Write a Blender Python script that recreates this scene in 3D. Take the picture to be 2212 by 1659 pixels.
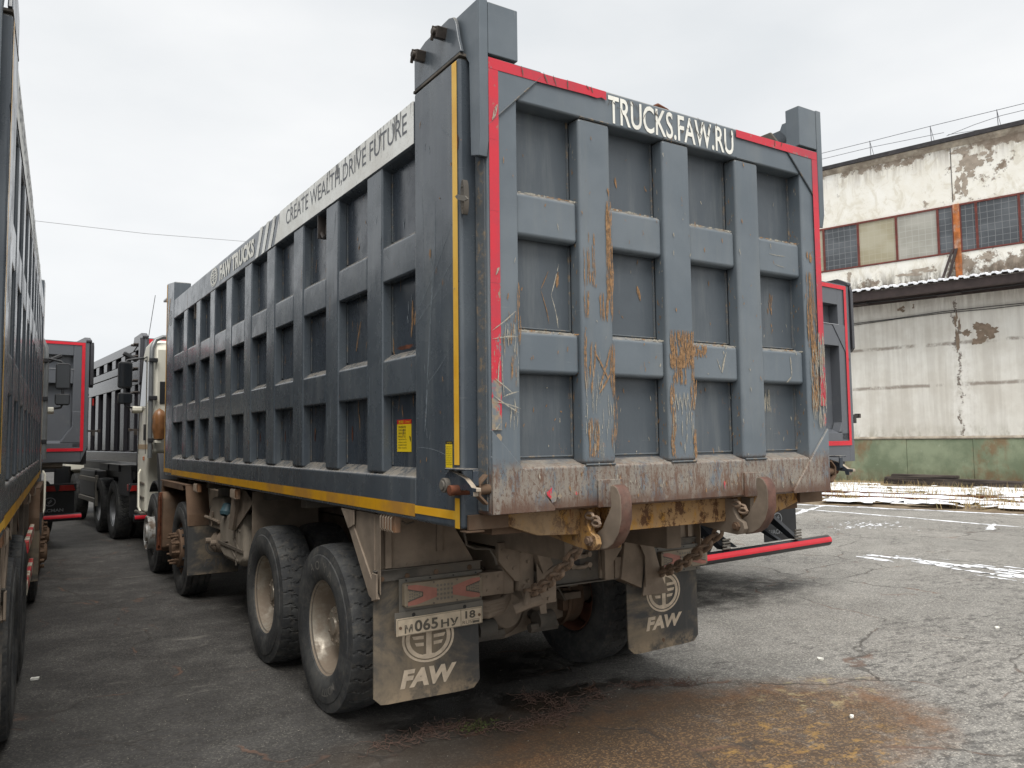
import bpy, math, random
from mathutils import Vector, Matrix
for o in list(bpy.data.objects): bpy.data.objects.remove(o)
R = math.radians
scene = bpy.context.scene
COL = scene.collection
random.seed(7)

# ------------------------------------------------------------ camera, sky, sun, exposure
cd = bpy.data.cameras.new('camera'); cam = bpy.data.objects.new('camera', cd); COL.objects.link(cam)
cd.sensor_width = 36.0; cd.lens = 36.0 * 1714.66 / 2212.0; cd.clip_start = 0.05; cd.clip_end = 5000
RX, RY, RZ = (0.8409236, -0.5410169, -0.0121720), (0.0269350, 0.0643097, -0.9975664), (0.5404831, 0.8385493, 0.0686518)
cam.matrix_world = Matrix(((RX[0], -RY[0], -RZ[0], -1.88851), (RX[1], -RY[1], -RZ[1], -3.11975),
                           (RX[2], -RY[2], -RZ[2], 1.76), (0, 0, 0, 1)))
scene.camera = cam

SUN_EL, SUN_AZ = R(62), R(200)          # azimuth from +Y towards +X
world = bpy.data.worlds.new("World"); scene.world = world; world.use_nodes = True
nt = world.node_tree; nt.nodes.clear()
wout = nt.nodes.new('ShaderNodeOutputWorld'); bg = nt.nodes.new('ShaderNodeBackground')
sky = nt.nodes.new('ShaderNodeTexSky'); sky.sky_type = 'NISHITA'; sky.sun_disc = False
sky.sun_elevation = SUN_EL; sky.sun_rotation = SUN_AZ
hs = nt.nodes.new('ShaderNodeHueSaturation'); hs.inputs['Saturation'].default_value = 0.15
nt.links.new(sky.outputs[0], hs.inputs['Color'])
tc = nt.nodes.new('ShaderNodeTexCoord'); nz = nt.nodes.new('ShaderNodeTexNoise')
mp = nt.nodes.new('ShaderNodeMapping'); mp.inputs['Scale'].default_value = (1, 1, 2.6)
nt.links.new(tc.outputs['Generated'], mp.inputs[0]); nt.links.new(mp.outputs[0], nz.inputs['Vector'])
nz.inputs['Scale'].default_value = 2.2; nz.inputs['Detail'].default_value = 6; nz.inputs['Roughness'].default_value = 0.5
rp = nt.nodes.new('ShaderNodeValToRGB'); nt.links.new(nz.outputs['Fac'], rp.inputs[0])
rp.color_ramp.elements[0].position = 0.3; rp.color_ramp.elements[0].color = (3.50, 3.64, 3.76, 1)
rp.color_ramp.elements[1].position = 0.7; rp.color_ramp.elements[1].color = (4.36, 4.40, 4.43, 1)
mx = nt.nodes.new('ShaderNodeMix'); mx.data_type = 'RGBA'; mx.inputs[0].default_value = 0.92
nt.links.new(hs.outputs[0], mx.inputs[6]); nt.links.new(rp.outputs[0], mx.inputs[7])
nt.links.new(mx.outputs[2], bg.inputs[0]); bg.inputs[1].default_value = 0.1
nt.links.new(bg.outputs[0], wout.inputs[0])

sd = bpy.data.lights.new('sun', 'SUN'); sd.energy = 1.5; sd.angle = R(40); sd.color = (1, 0.97, 0.93)
sun = bpy.data.objects.new('sun', sd); COL.objects.link(sun)
dsun = Vector((math.sin(SUN_AZ) * math.cos(SUN_EL), math.cos(SUN_AZ) * math.cos(SUN_EL), math.sin(SUN_EL)))
sun.rotation_euler = dsun.to_track_quat('Z', 'Y').to_euler(); sun.location = dsun * 50

scene.view_settings.view_transform = 'Standard'; scene.view_settings.look = 'None'
scene.view_settings.exposure = 1.18; scene.view_settings.gamma = 1.0
scene.render.engine = 'CYCLES'

# ------------------------------------------------------------ materials
def S(r, g, b):                       # sRGB 0-255 -> linear
    f = lambda c: ((c / 255 + 0.055) / 1.055) ** 2.4 if c / 255 > 0.04045 else c / 255 / 12.92
    return (f(r), f(g), f(b))

class NT:
    def __init__(s, name):
        s.m = bpy.data.materials.new(name); s.m.use_nodes = True; s.t = s.m.node_tree
        s.b = s.t.nodes['Principled BSDF']; s.tc = s.t.nodes.new('ShaderNodeTexCoord')
        s.pos = s.tc.outputs['Object']; s.geo = None
    def n(s, k, **kw):
        x = s.t.nodes.new(k)
        for a, v in kw.items(): setattr(x, a, v)
        return x
    def l(s, a, b): s.t.links.new(a, b)
    def put(s, sock, v):
        if hasattr(v, 'links') or hasattr(v, 'is_linked'): s.l(v, sock)
        else: sock.default_value = v
    def math(s, op, a, b=0.0, c=None, clamp=False):
        x = s.n('ShaderNodeMath', operation=op); x.use_clamp = clamp
        s.put(x.inputs[0], a); s.put(x.inputs[1], b)
        if c is not None: s.put(x.inputs[2], c)
        return x.outputs[0]
    def scaled(s, sc, off=(0, 0, 0), rot=(0, 0, 0)):
        x = s.n('ShaderNodeMapping'); x.inputs['Scale'].default_value = sc; x.inputs['Location'].default_value = off
        x.inputs['Rotation'].default_value = rot
        s.l(s.pos, x.inputs[0]); return x.outputs[0]
    def noise(s, sc, det=4, rough=0.55, off=(0, 0, 0), rot=(0, 0, 0), dist=0.0):
        if not hasattr(sc, '__len__'): sc = (sc, sc, sc)
        x = s.n('ShaderNodeTexNoise'); s.l(s.scaled(sc, off, rot), x.inputs['Vector'])
        x.inputs['Scale'].default_value = 1; x.inputs['Detail'].default_value = det
        x.inputs['Roughness'].default_value = rough; x.inputs['Distortion'].default_value = dist
        return x.outputs['Fac']
    def voro(s, sc, feature='F1', out='Distance', off=(0, 0, 0), rnd=1.0):
        if not hasattr(sc, '__len__'): sc = (sc, sc, sc)
        x = s.n('ShaderNodeTexVoronoi', feature=feature); s.l(s.scaled(sc, off), x.inputs['Vector'])
        x.inputs['Scale'].default_value = 1; x.inputs['Randomness'].default_value = rnd
        return x.outputs[out]
    def ramp(s, v, lo, hi):           # smooth 0..1 (hi<lo inverts)
        x = s.n('ShaderNodeMapRange'); x.interpolation_type = 'SMOOTHSTEP'
        a, b, c, d = (lo, hi, 0.0, 1.0) if lo <= hi else (hi, lo, 1.0, 0.0)
        s.put(x.inputs['Value'], v)
        x.inputs['From Min'].default_value = a; x.inputs['From Max'].default_value = b
        x.inputs['To Min'].default_value = c; x.inputs['To Max'].default_value = d
        return x.outputs['Result']
    def xyz(s, ax):
        if not hasattr(s, 'sep'):
            s.sep = s.n('ShaderNodeSeparateXYZ'); s.l(s.pos, s.sep.inputs[0])
        return s.sep.outputs[ax]
    def up(s, lo=0.5, hi=0.9):
        g = s.n('ShaderNodeNewGeometry'); q = s.n('ShaderNodeSeparateXYZ'); s.l(g.outputs['Normal'], q.inputs[0])
        return s.ramp(q.outputs[2], lo, hi)
    def mul(s, *a):
        r = a[0]
        for x in a[1:]: r = s.math('MULTIPLY', r, x)
        return r
    def mix(s, f, a, b):
        x = s.n('ShaderNodeMix', data_type='RGBA'); s.put(x.inputs[0], f)
        for i, v in ((6, a), (7, b)):
            s.put(x.inputs[i], (*v, 1) if isinstance(v, tuple) and len(v) == 3 else v)
        return x.outputs[2]
    def mixf(s, f, a, b):
        x = s.n('ShaderNodeMix', data_type='FLOAT'); s.put(x.inputs[0], f); s.put(x.inputs[2], a); s.put(x.inputs[3], b)
        return x.outputs[0]
    def bump(s, h, strength=0.3, dist=0.01, prev=None):
        x = s.n('ShaderNodeBump'); x.inputs['Strength'].default_value = strength; x.inputs['Distance'].default_value = dist
        s.l(h, x.inputs['Height'])
        if prev is not None: s.l(prev, x.inputs['Normal'])
        return x.outputs[0]
    def done(s, color, rough=0.5, metal=0.0, normal=None, spec=0.5, alpha=None):
        s.put(s.b.inputs['Base Color'], (*color, 1) if isinstance(color, tuple) and len(color) == 3 else color)
        s.put(s.b.inputs['Roughness'], rough); s.put(s.b.inputs['Metallic'], metal)
        s.b.inputs['Specular IOR Level'].default_value = spec
        if normal is not None: s.l(normal, s.b.inputs['Normal'])
        if alpha is not None: s.put(s.b.inputs['Alpha'], alpha)
        return s.m

MUD = S(120, 109, 96)
RUST = S(96, 56, 38)
def simple(name, col, rough=0.6, metal=0.0, var=0.15, sc=9, spec=0.5, dust=0.0, dustcol=MUD, bump=0.0):
    t = NT(name)
    f = t.noise(sc, 5)
    c = t.mix(t.ramp(f, 0.3, 0.7), tuple(x * (1 - var) for x in col), tuple(min(1, x * (1 + var)) for x in col))
    if dust:
        d = t.ramp(t.noise(3.1, 6, 0.65, off=(5, 2, 1)), 0.62 - 0.5 * dust, 0.85 - 0.4 * dust)
        c = t.mix(t.math('MULTIPLY', d, min(1, dust + 0.2)), c, dustcol)
    nrm = t.bump(t.noise(sc * 6, 4), bump, 0.004) if bump else None
    return t.done(c, rough, metal, nrm, spec)

def paint(name, lowrust=0.0, side=False, inner=False):
    """dark blue-grey tipper paint: mottling, fine scratches, dust on ledges, small rust chips"""
    t = NT(name)
    base, dark = (S(60, 67, 75), S(50, 57, 66)) if inner and side else (S(84, 91, 97), S(78, 85, 91)) if inner else (S(84, 91, 97), S(70, 77, 84)) if side else (S(109, 117, 123), S(96, 105, 112))  # inner: base darkened, recess shade put into the colour
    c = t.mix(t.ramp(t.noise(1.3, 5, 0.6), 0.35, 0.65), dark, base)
    st = t.ramp(t.noise((9, 9, 0.9), 6, 0.7, off=(3, 3, 0)), 0.48, 0.68)       # vertical streaks of dust
    c = t.mix(t.math('MULTIPLY', st, 0.30), c, S(120, 124, 124))
    # fine scratches in two directions
    s1 = t.ramp(t.noise((3, 3, 120), 3, 0.7, rot=(0.25, 0.25, 0)), 0.69, 0.75)
    s2 = t.ramp(t.noise((90, 90, 2.2), 3, 0.7, off=(8, 1, 4), rot=(0.12, -0.2, 0)), 0.70, 0.76)
    sc = t.mul(t.math('MAXIMUM', s1, s2), t.ramp(t.noise(1.1, 3, off=(9, 9, 9)), 0.45, 0.62))
    c = t.mix(t.math('MULTIPLY', sc, 0.55), c, S(150, 152, 150))
    # chips
    ch = t.mul(t.ramp(t.noise((28, 28, 17), 4, 0.75, off=(1, 7, 3)), 0.69, 0.73), t.ramp(t.noise(1.7, 3, off=(4, 0, 2)), 0.42, 0.6))
    c = t.mix(t.math('MULTIPLY', ch, 0.85), c, S(142, 104, 74))
    # dust on upward ledges
    c = t.mix(t.mul(t.up(0.25, 0.7), t.ramp(t.noise(16, 5, 0.7), 0.3, 0.6), 0.8), c, S(150, 142, 130))
    if lowrust:
        z = t.xyz(2)
        m = t.mul(t.ramp(z, 1.66, 1.60), t.ramp(t.noise((9, 9, 3.0), 8, 0.8, off=(2, 2, 2)), 0.40, 0.50))
        c = t.mix(t.math('MULTIPLY', m, 0.8), c, S(144, 133, 119))
        m2 = t.mul(t.ramp(z, 1.68, 1.58), t.ramp(t.noise((26, 26, 5.0), 9, 0.85, off=(7, 1, 5)), 0.49, 0.56))
        c = t.mix(t.math('MULTIPLY', m2, 0.85), c, S(104, 76, 60))
        sp = t.mul(t.ramp(z, 1.70, 1.60), t.ramp(t.noise((70, 70, 45), 4, 0.8), 0.54, 0.60))
        c = t.mix(t.math('MULTIPLY', sp, 0.8), c, S(90, 66, 52))
        ed = t.mul(t.ramp(z, 1.50, 1.43), t.ramp(t.noise((8, 8, 4), 6, 0.7, off=(0, 5, 5)), 0.30, 0.5))
        c = t.mix(t.math('MULTIPLY', ed, 0.85), c, S(92, 66, 52))
        m3 = t.mul(t.ramp(z, 2.3, 1.7), t.ramp(t.noise((12, 12, 5), 7, 0.8, off=(11, 1, 9)), 0.60, 0.66))
        c = t.mix(t.math('MULTIPLY', m3, 0.7), c, S(150, 118, 88))
    r = t.mixf(t.ramp(t.noise(4, 5, 0.7), 0.35, 0.7), 0.17 if side else 0.36, 0.36 if side else 0.54)
    nrm = t.bump(t.noise(2.2, 2), 0.18 if side else 0.28, 0.05)
    nrm = t.bump(t.noise(60, 4, 0.7), 0.10, 0.003, nrm)
    return t.done(c, r, 0.0, nrm, 0.5)

M = {}
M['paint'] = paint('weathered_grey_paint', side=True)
M['side_panel'] = paint('recess_shaded_inner_paint', side=True, inner=True); M['side_panel'].name = 'recess_shaded_side_paint'  # same side paint with the shade of the recessed panels in its colour
M['gate_panel'] = paint('recess_shaded_gate_paint', lowrust=1.0, inner=True)  # tailgate paint darkened in colour to carry the recess shade
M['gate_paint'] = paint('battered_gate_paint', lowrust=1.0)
def seam():
    t = NT('dirty_weld_seam')
    c = t.mix(t.ramp(t.noise(24, 5, 0.7), 0.50, 0.66), S(88, 94, 98), S(134, 118, 98))
    return t.done(c, 0.8, 0, t.bump(t.noise(90, 3), 0.6, 0.004))
M['seam'] = seam()
M['newpaint'] = simple('glossy_new_grey_paint', S(92, 95, 100), 0.34, 0, 0.06, 1.5, dust=0.12, dustcol=S(140, 136, 130))
M['newdark'] = simple('glossy_dark_side_paint', S(50, 49, 53), 0.22, 0, 0.10, 1.1, dust=0.1, dustcol=S(130, 118, 104))
M['mud'] = simple('mud_covered_steel', S(134, 121, 107), 0.9, 0, 0.22, 5, spec=0.2, bump=0.35)
M['muddark'] = simple('dusty_dark_steel', S(94, 90, 84), 0.85, 0, 0.25, 6, spec=0.25, dust=0.45, bump=0.25)
M['mudbrown'] = simple('dusty_brown_fender', S(104, 84, 68), 0.85, 0, 0.25, 4, spec=0.2, dust=0.3, bump=0.3)
M['rusty'] = simple('rusty_steel', RUST, 0.85, 0, 0.4, 14, spec=0.3, dust=0.25, bump=0.5)
def scratchmat(name, col, var):
    t = NT(name)
    c = t.mix(t.ramp(t.noise(50, 5, .7), .3, .7), tuple(x * (1 - var) for x in col), tuple(min(1, x * (1 + var)) for x in col))
    a = t.ramp(t.noise((150, 150, 34), 5, .8, off=(3, 1, 2)), .43, .47)
    return t.done(c, .85, 0, t.bump(t.noise(90, 3), .3, .003), .2, a)
M['scratch'] = scratchmat('bare_rusty_scratch', S(150, 118, 86), .3)
M['scratch_solid'] = simple('bare_rusty_scratch', S(158, 122, 86), 0.85, 0, 0.28, 40, spec=0.2, bump=0.3)
M['scratch2'] = scratchmat('pale_scratch', S(166, 160, 146), .2)
M['scratch3'] = scratchmat('pale_blue_scratch', S(126, 134, 140), .15)
M['hook'] = simple('worn_hook_steel', S(96, 66, 55), 0.6, 0, 0.35, 14, dust=0.4, bump=0.5)
M['darksteel'] = simple('dark_greasy_steel', S(66, 60, 56), 0.55, 0.3, 0.3, 18, dust=0.3, bump=0.3)
M['black'] = simple('black_plastic', S(38, 39, 41), 0.5, 0, 0.2, 6, dust=0.15)
M['blackgloss'] = simple('black_gloss_bar', S(34, 37, 41), 0.3, 0, 0.1, 6)
M['cream'] = simple('cream_cab_paint', S(226, 222, 206), 0.4, 0, 0.04, 2, dust=0.10, dustcol=S(170, 160, 138))
M['tan'] = simple('tan_stripe', S(176, 150, 112), 0.45, 0, 0.06, 4)
M['white'] = simple('white_lettering', S(238, 236, 226), 0.7, 0, 0.06, 20, dust=0.12, dustcol=S(120, 112, 98))
M['greyink'] = simple('grey_lettering', S(96, 98, 102), 0.55, 0, 0.1, 20)
M['dirtwhite'] = simple('dusty_white_lettering', S(205, 188, 165), 0.8, 0, 0.12, 26, dust=0.3, dustcol=S(128, 116, 102))
M['silver'] = simple('silver_lettering', S(150, 152, 154), 0.5, 0, 0.08, 20)
M['silverdark'] = simple('faint_lettering', S(84, 82, 80), 0.7, 0, 0.15, 20)
M['ink'] = simple('black_print', S(34, 32, 30), 0.6, 0, 0.1, 30)
M['inkgrey'] = simple('muddy_black_print', S(92, 86, 76), 0.8, 0, 0.2, 40)
M['label'] = simple('yellow_sticker', S(236, 204, 30), 0.45, 0, 0.06, 12, dust=0.08)
M['labelred'] = simple('red_sticker', S(206, 36, 30), 0.45, 0, 0.06, 12)
M['red'] = simple('red_reflective_tape', S(208, 32, 48), 0.38, 0, 0.08, 4)
M['amber'] = simple('amber_lens', S(206, 112, 56), 0.25, 0, 0.1, 8, dust=0.4)
M['ambermud'] = simple('muddy_amber_lens', S(156, 110, 76), 0.6, 0, 0.15, 20, dust=0.5)
M['redlens'] = simple('red_lens', S(160, 36, 32), 0.25, 0, 0.15, 8, dust=0.15)
M['lensmud'] = simple('muddy_lamp_lens', S(136, 124, 106), 0.6, 0, 0.12, 8, spec=0.4, bump=0.15)
M['lensred'] = simple('muddy_red_lens', S(158, 104, 90), 0.55, 0, 0.18, 8, bump=0.1)
M['lensdark'] = simple('muddy_lens_seam', S(96, 88, 80), 0.7, 0, 0.14, 8)
M['platewhite'] = simple('muddy_number_plate', S(198, 182, 158), 0.7, 0, 0.12, 14, dust=0.15)
M['glass'] = simple('tinted_cab_glass', S(30, 33, 36), 0.06, 0, 0.1, 2)
M['mirror'] = simple('mirror_glass', S(150, 154, 158), 0.04, 1.0, 0.02, 2)
M['teal'] = simple('teal_cap', S(72, 100, 108), 0.5, 0, 0.1, 12, dust=0.15)
M['tankdark'] = simple('dusty_tank_groove', S(112, 104, 94), 0.85, 0, 0.15, 6, spec=0.2)
M['tank'] = simple('dusty_plastic_tank', S(156, 146, 132), 0.85, 0, 0.15, 6, spec=0.2, dust=0.3)
M['orange'] = simple('orange_brown_primer', S(116, 74, 56), 0.75, 0, 0.2, 10, dust=0.2)
M['chain'] = simple('dusty_chain_steel', S(140, 120, 102), 0.75, 0, 0.3, 30, dust=0.3, bump=0.4)
M['galv'] = simple('dusty_grey_bracket', S(108, 104, 96), 0.65, 0.1, 0.12, 8, dust=0.3)
M['galvlight'] = simple('scraped_latch_rim', S(166, 152, 134), 0.6, 0.1, 0.25, 20, dust=0.3)
M['camo'] = simple('glossy_brown_canister', S(116, 80, 50), 0.3, 0, 0.5, 5)
M['stainless'] = simple('grey_mud_pipe', S(120, 122, 122), 0.4, 0.4, 0.1, 8, dust=0.1)

def rimmat():
    t = NT('dusty_steel_rim')
    d = t.ramp(t.noise(6, 6, 0.7), 0.36, 0.6)
    c = t.mix(d, S(160, 152, 138), S(134, 120, 104))
    return t.done(c, t.mixf(d, 0.34, 0.8), t.mixf(d, 0.45, 0.05), t.bump(t.noise(40, 4), 0.2, 0.004))
M['rim'] = rimmat()
def whitehub():
    t = NT('worn_white_rim')
    d = t.ramp(t.noise(9, 6, 0.7), 0.45, 0.62)
    return t.done(t.mix(d, S(176, 176, 172), S(110, 96, 82)), 0.5, 0.1, t.bump(t.noise(50, 4), 0.3, 0.003))
M['whiterim'] = whitehub()
def rubber(name, dusty):
    t = NT(name)
    a = t.ramp(t.noise((5, 5, 5), 6, 0.7), 0.4, 0.65)
    c = t.mix(a, S(54, 55, 56), S(80, 80, 78))
    b = t.ramp(t.noise((22, 22, 22), 5, 0.75, off=(4, 4, 4)), 0.5, 0.68)
    c = t.mix(t.math('MULTIPLY', b, dusty), c, S(128, 118, 104))
    return t.done(c, 0.82, 0, t.bump(t.noise(110, 3), 0.25, 0.003), 0.35)
M['rubber'] = rubber('dusty_tyre_rubber', 0.22)
M['rubberdark'] = rubber('dark_tyre_rubber', 0.12)
M['tyretext'] = simple('raised_tyre_lettering', S(104, 101, 95), 0.8, 0, 0.2, 30)
def flap():
    t = NT('dusty_rubber_flap')
    a = t.ramp(t.noise((1.6, 1.6, 2.2), 6, 0.65, off=(2, 0, 3), dist=0.4), 0.42, 0.62)
    c = t.mix(t.math('MULTIPLY', a, .85), S(74, 74, 73), S(138, 124, 104))
    st = t.ramp(t.noise((26, 26, 2.0), 5, 0.7), 0.5, 0.7)
    c = t.mix(t.math('MULTIPLY', st, 0.4), c, S(92, 88, 84))
    z = t.xyz(2)
    edge = t.mul(t.ramp(z, 0.36, 0.27), t.ramp(t.noise(12, 6, 0.7), 0.4, 0.6))
    c = t.mix(t.math('MULTIPLY', edge, 0.75), c, S(160, 142, 118))
    return t.done(c, 0.85, 0, t.bump(t.noise(30, 5), 0.25, 0.004), 0.25)
M['flap'] = flap()
def yellowbeam():
    t = NT('peeling_yellow_beam_paint')
    c = t.mix(t.ramp(t.noise(3, 6, 0.7), 0.38, 0.62), S(182, 134, 56), S(164, 118, 60))
    m1 = t.ramp(t.noise((7, 7, 4), 7, 0.75, off=(1, 2, 3)), 0.40, 0.55)
    c = t.mix(t.math('MULTIPLY', m1, 0.75), c, S(158, 130, 98))
    m2 = t.ramp(t.noise((20, 20, 14), 8, 0.85, off=(6, 2, 9)), 0.51, 0.56)
    c = t.mix(t.math('MULTIPLY', m2, 0.92), c, S(84, 54, 34))
    m3 = t.ramp(t.noise((9, 9, 2.2), 6, 0.7, off=(16, 12, 9)), 0.62, 0.68)
    c = t.mix(t.math('MULTIPLY', m3, 0.9), c, S(120, 66, 34))
    lm = t.mul(t.ramp(t.xyz(0), -0.50, -0.80), t.ramp(t.noise((5, 5, 3), 6, 0.7, off=(6, 6, 1)), 0.28, 0.55))
    c = t.mix(t.math('MULTIPLY', lm, 0.85), c, S(158, 134, 106))
    return t.done(c, 0.75, 0, t.bump(m2, 0.5, 0.004), 0.3)
M['ybeam'] = yellowbeam()
def tape(name, col, dull, wearz=None):
    t = NT(name)
    c = t.mix(t.ramp(t.noise(2.0, 5, 0.7), 0.4, 0.65), col, dull)
    w = t.ramp(t.noise((14, 14, 8), 7, 0.8, off=(3, 1, 1)), 0.66, 0.70)
    c = t.mix(t.math('MULTIPLY', w, 0.7), c, S(120, 120, 118))
    if wearz:
        z = t.xyz(2)
        k = t.ramp(z, wearz, wearz - 0.9)
        thr = t.math('ADD', t.noise((13, 13, 4.5), 7, 0.8, off=(8, 3, 0)), t.math('MULTIPLY', k, 0.17))
        m = t.ramp(thr, 0.60, 0.63)
        c = t.mix(m, c, t.mix(t.ramp(t.noise(25, 4), 0.4, 0.6), S(112, 118, 122), S(150, 134, 112)))
    return t.done(c, 0.42, 0)
M['gatetape'] = tape('scuffed_red_tape', S(206, 44, 60), S(178, 56, 70), 2.7)
M['ytape'] = tape('dusty_yellow_tape', S(214, 158, 24), S(178, 130, 60))
M['ytapeclean'] = tape('yellow_edge_tape', S(240, 190, 70), S(228, 170, 40))
def bandmat():
    t = NT('peeling_white_band')
    c = t.mix(t.ramp(t.noise(2.0, 5, 0.7), 0.4, 0.65), S(240, 240, 234), S(222, 220, 212))
    z = t.xyz(2)
    k = t.ramp(z, 3.36, 3.575)
    thr = t.math('ADD', t.noise((24, 24, 2.4), 6, 0.75, off=(1, 0, 4)), t.math('MULTIPLY', k, 0.12))
    c = t.mix(t.ramp(thr, 0.655, 0.68), c, S(84, 84, 82))
    thr2 = t.ramp(t.noise((5, 5, 5), 5, 0.8, off=(7, 7, 4), dist=1.5), 0.495, 0.5)
    thr3 = t.ramp(t.noise((5, 5, 5), 5, 0.8, off=(7, 7, 4), dist=1.5), 0.51, 0.505)
    c = t.mix(t.mul(thr2, thr3, 0.35), c, S(110, 104, 92))
    return t.done(c, 0.5, 0)
M['band'] = bandmat()
def stripes():
    t = NT('red_white_guard_tape')
    v = t.math('FRACT', t.math('MULTIPLY', t.math('ADD', t.xyz(1), t.xyz(2)), 1.6))
    c = t.mix(t.ramp(v, 0.49, 0.51), S(206, 42, 56), S(214, 206, 186))
    w = t.ramp(t.noise((10, 6, 10), 6, 0.8), 0.52, 0.58)
    c = t.mix(w, c, S(160, 130, 96))
    return t.done(c, 0.5, 0)
M['guard'] = stripes()

# ------------------------------------------------------------ mesh helpers
class MB:
    def __init__(s): s.v = []; s.f = []; s.mi = []; s.xf = None
    def add(s, vs, fs, m=0):
        k = len(s.v)
        for p in vs:
            p = Vector(p)
            if s.xf is not None: p = s.xf @ p
            s.v.append(p)
        for f in fs: s.f.append([i + k for i in f]); s.mi.append(m)
        return s
    def box(s, x0, x1, y0, y1, z0, z1, m=0):
        vs = [(x, y, z) for x in (x0, x1) for y in (y0, y1) for z in (z0, z1)]
        return s.add(vs, [(0, 1, 3, 2), (4, 6, 7, 5), (0, 4, 5, 1), (2, 3, 7, 6), (0, 2, 6, 4), (1, 5, 7, 3)], m)
    def hexa(s, p, m=0):              # 8 points: bottom 4 (ccw), top 4
        return s.add(p, [(0, 3, 2, 1), (4, 5, 6, 7), (0, 1, 5, 4), (1, 2, 6, 5), (2, 3, 7, 6), (3, 0, 4, 7)], m)
    def prism(s, poly, ax, a0, a1, m=0, rim=None):      # ax 0: poly=(y,z)  1: (x,z)  2: (x,y)
        n = len(poly)
        def P(q, a):
            return (a, q[0], q[1]) if ax == 0 else (q[0], a, q[1]) if ax == 1 else (q[0], q[1], a)
        vs = [P(q, a0) for q in poly] + [P(q, a1) for q in poly]
        fs = [tuple(range(n - 1, -1, -1)), tuple(range(n, 2 * n))] + [(i, (i + 1) % n, n + (i + 1) % n, n + i) for i in range(n)]
        s.add(vs, fs, m)
        if rim is not None:
            for i in range(n): s.mi[-1 - i] = rim
        return s
    def face(s, pts, m=0): return s.add(pts, [tuple(range(len(pts)))], m)
    def tube(s, pts, r, n=10, m=0, cap=True):
        pts = [Vector(p) for p in pts]; k = len(pts); vs = []; fs = []
        up = None
        for i, p in enumerate(pts):
            d = (pts[min(i + 1, k - 1)] - pts[max(i - 1, 0)]).normalized()
            if up is None:
                up = Vector((0, 0, 1)) if abs(d.z) < 0.9 else Vector((1, 0, 0))
            a = d.cross(up).normalized(); b = a.cross(d).normalized(); up = b
            rr = r[i] if hasattr(r, '__len__') else r
            for j in range(n):
                t = 2 * math.pi * j / n; vs.append(p + a * math.cos(t) * rr + b * math.sin(t) * rr)
        for i in range(k - 1):
            for j in range(n):
                fs.append((i * n + j, i * n + (j + 1) % n, (i + 1) * n + (j + 1) % n, (i + 1) * n + j))
        if cap: fs += [tuple(range(n - 1, -1, -1)), tuple(range((k - 1) * n, k * n))]
        return s.add(vs, fs, m)
    def lathe(s, prof, c, ax=0, n=40, m=0):   # prof [(r, h)] about axis ax through c
        vs = []; fs = []
        for (r, h) in prof:
            for j in range(n):
                t = 2 * math.pi * j / n; a, b = r * math.cos(t), r * math.sin(t)
                q = (h, a, b) if ax == 0 else (a, h, b) if ax == 1 else (a, b, h)
                vs.append((c[0] + q[0], c[1] + q[1], c[2] + q[2]))
        for i in range(len(prof) - 1):
            for j in range(n):
                fs.append((i * n + j, i * n + (j + 1) % n, (i + 1) * n + (j + 1) % n, (i + 1) * n + j))
        if prof[0][0] > 1e-4: pass
        return s.add(vs, fs, m)
    def cyl(s, c, r, h0, h1, ax=0, n=20, m=0):
        return s.lathe([(0.0001, h0), (r, h0), (r, h1), (0.0001, h1)], c, ax, n, m)
    def mesh(s, name, mats, org=(0, 0, 0), smooth=True, bevel=0, seg=2, recalc=True, ang=35):
        me = bpy.data.meshes.new(name); o = Vector(org)
        me.from_pydata([tuple(p - o) for p in s.v], [], s.f)
        for k in (mats if isinstance(mats, (list, tuple)) else [mats]): me.materials.append(M[k] if isinstance(k, str) else k)
        for p, i in zip(me.polygons, s.mi): p.material_index = i
        if recalc:
            import bmesh
            b = bmesh.new(); b.from_mesh(me)
            bmesh.ops.recalc_face_normals(b, faces=b.faces[:]); b.to_mesh(me); b.free()
        if smooth:
            me.shade_smooth(); me.set_sharp_from_angle(angle=R(ang))
        me.update(); return me

ORG = Vector((0, 0, 0))
def link(name, me, parent=None, label=None, bevel=0, seg=2):
    o = bpy.data.objects.new(name, me); COL.objects.link(o)
    if parent is not None: o.parent = parent
    if label: o['label'] = label
    if bevel:
        b = o.modifiers.new('bevel', 'BEVEL'); b.width = bevel; b.segments = seg; b.limit_method = 'ANGLE'
        b.angle_limit = R(40); b.harden_normals = True
    return o
def part(name, mb, mats, parent, bevel=0, seg=2, label=None, smooth=True, recalc=True, ang=35):
    return link(name, mb.mesh(name, mats, ORG, smooth, recalc=recalc, ang=ang), parent, label, bevel, seg)
def thing(name, label, cat, loc, rz=0, group=None):
    global ORG
    o = bpy.data.objects.new(name, None); COL.objects.link(o); o.location = loc; o.rotation_euler = (0, 0, rz)
    o.empty_display_size = 0.3
    o['label'] = label; o['category'] = cat
    if group: o['group'] = group
    return o
def tag(o, label=None, cat=None, group=None, kind=None):
    for k, v in (('label', label), ('category', cat), ('group', group), ('kind', kind)):
        if v: o[k] = v
    return o
def copy_tree(o, parent=None):
    c = o.copy(); COL.objects.link(c)
    if parent is not None: c.parent = parent
    for ch in [x for x in bpy.data.objects if x.parent == o]: copy_tree(ch, c)
    return c

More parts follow.
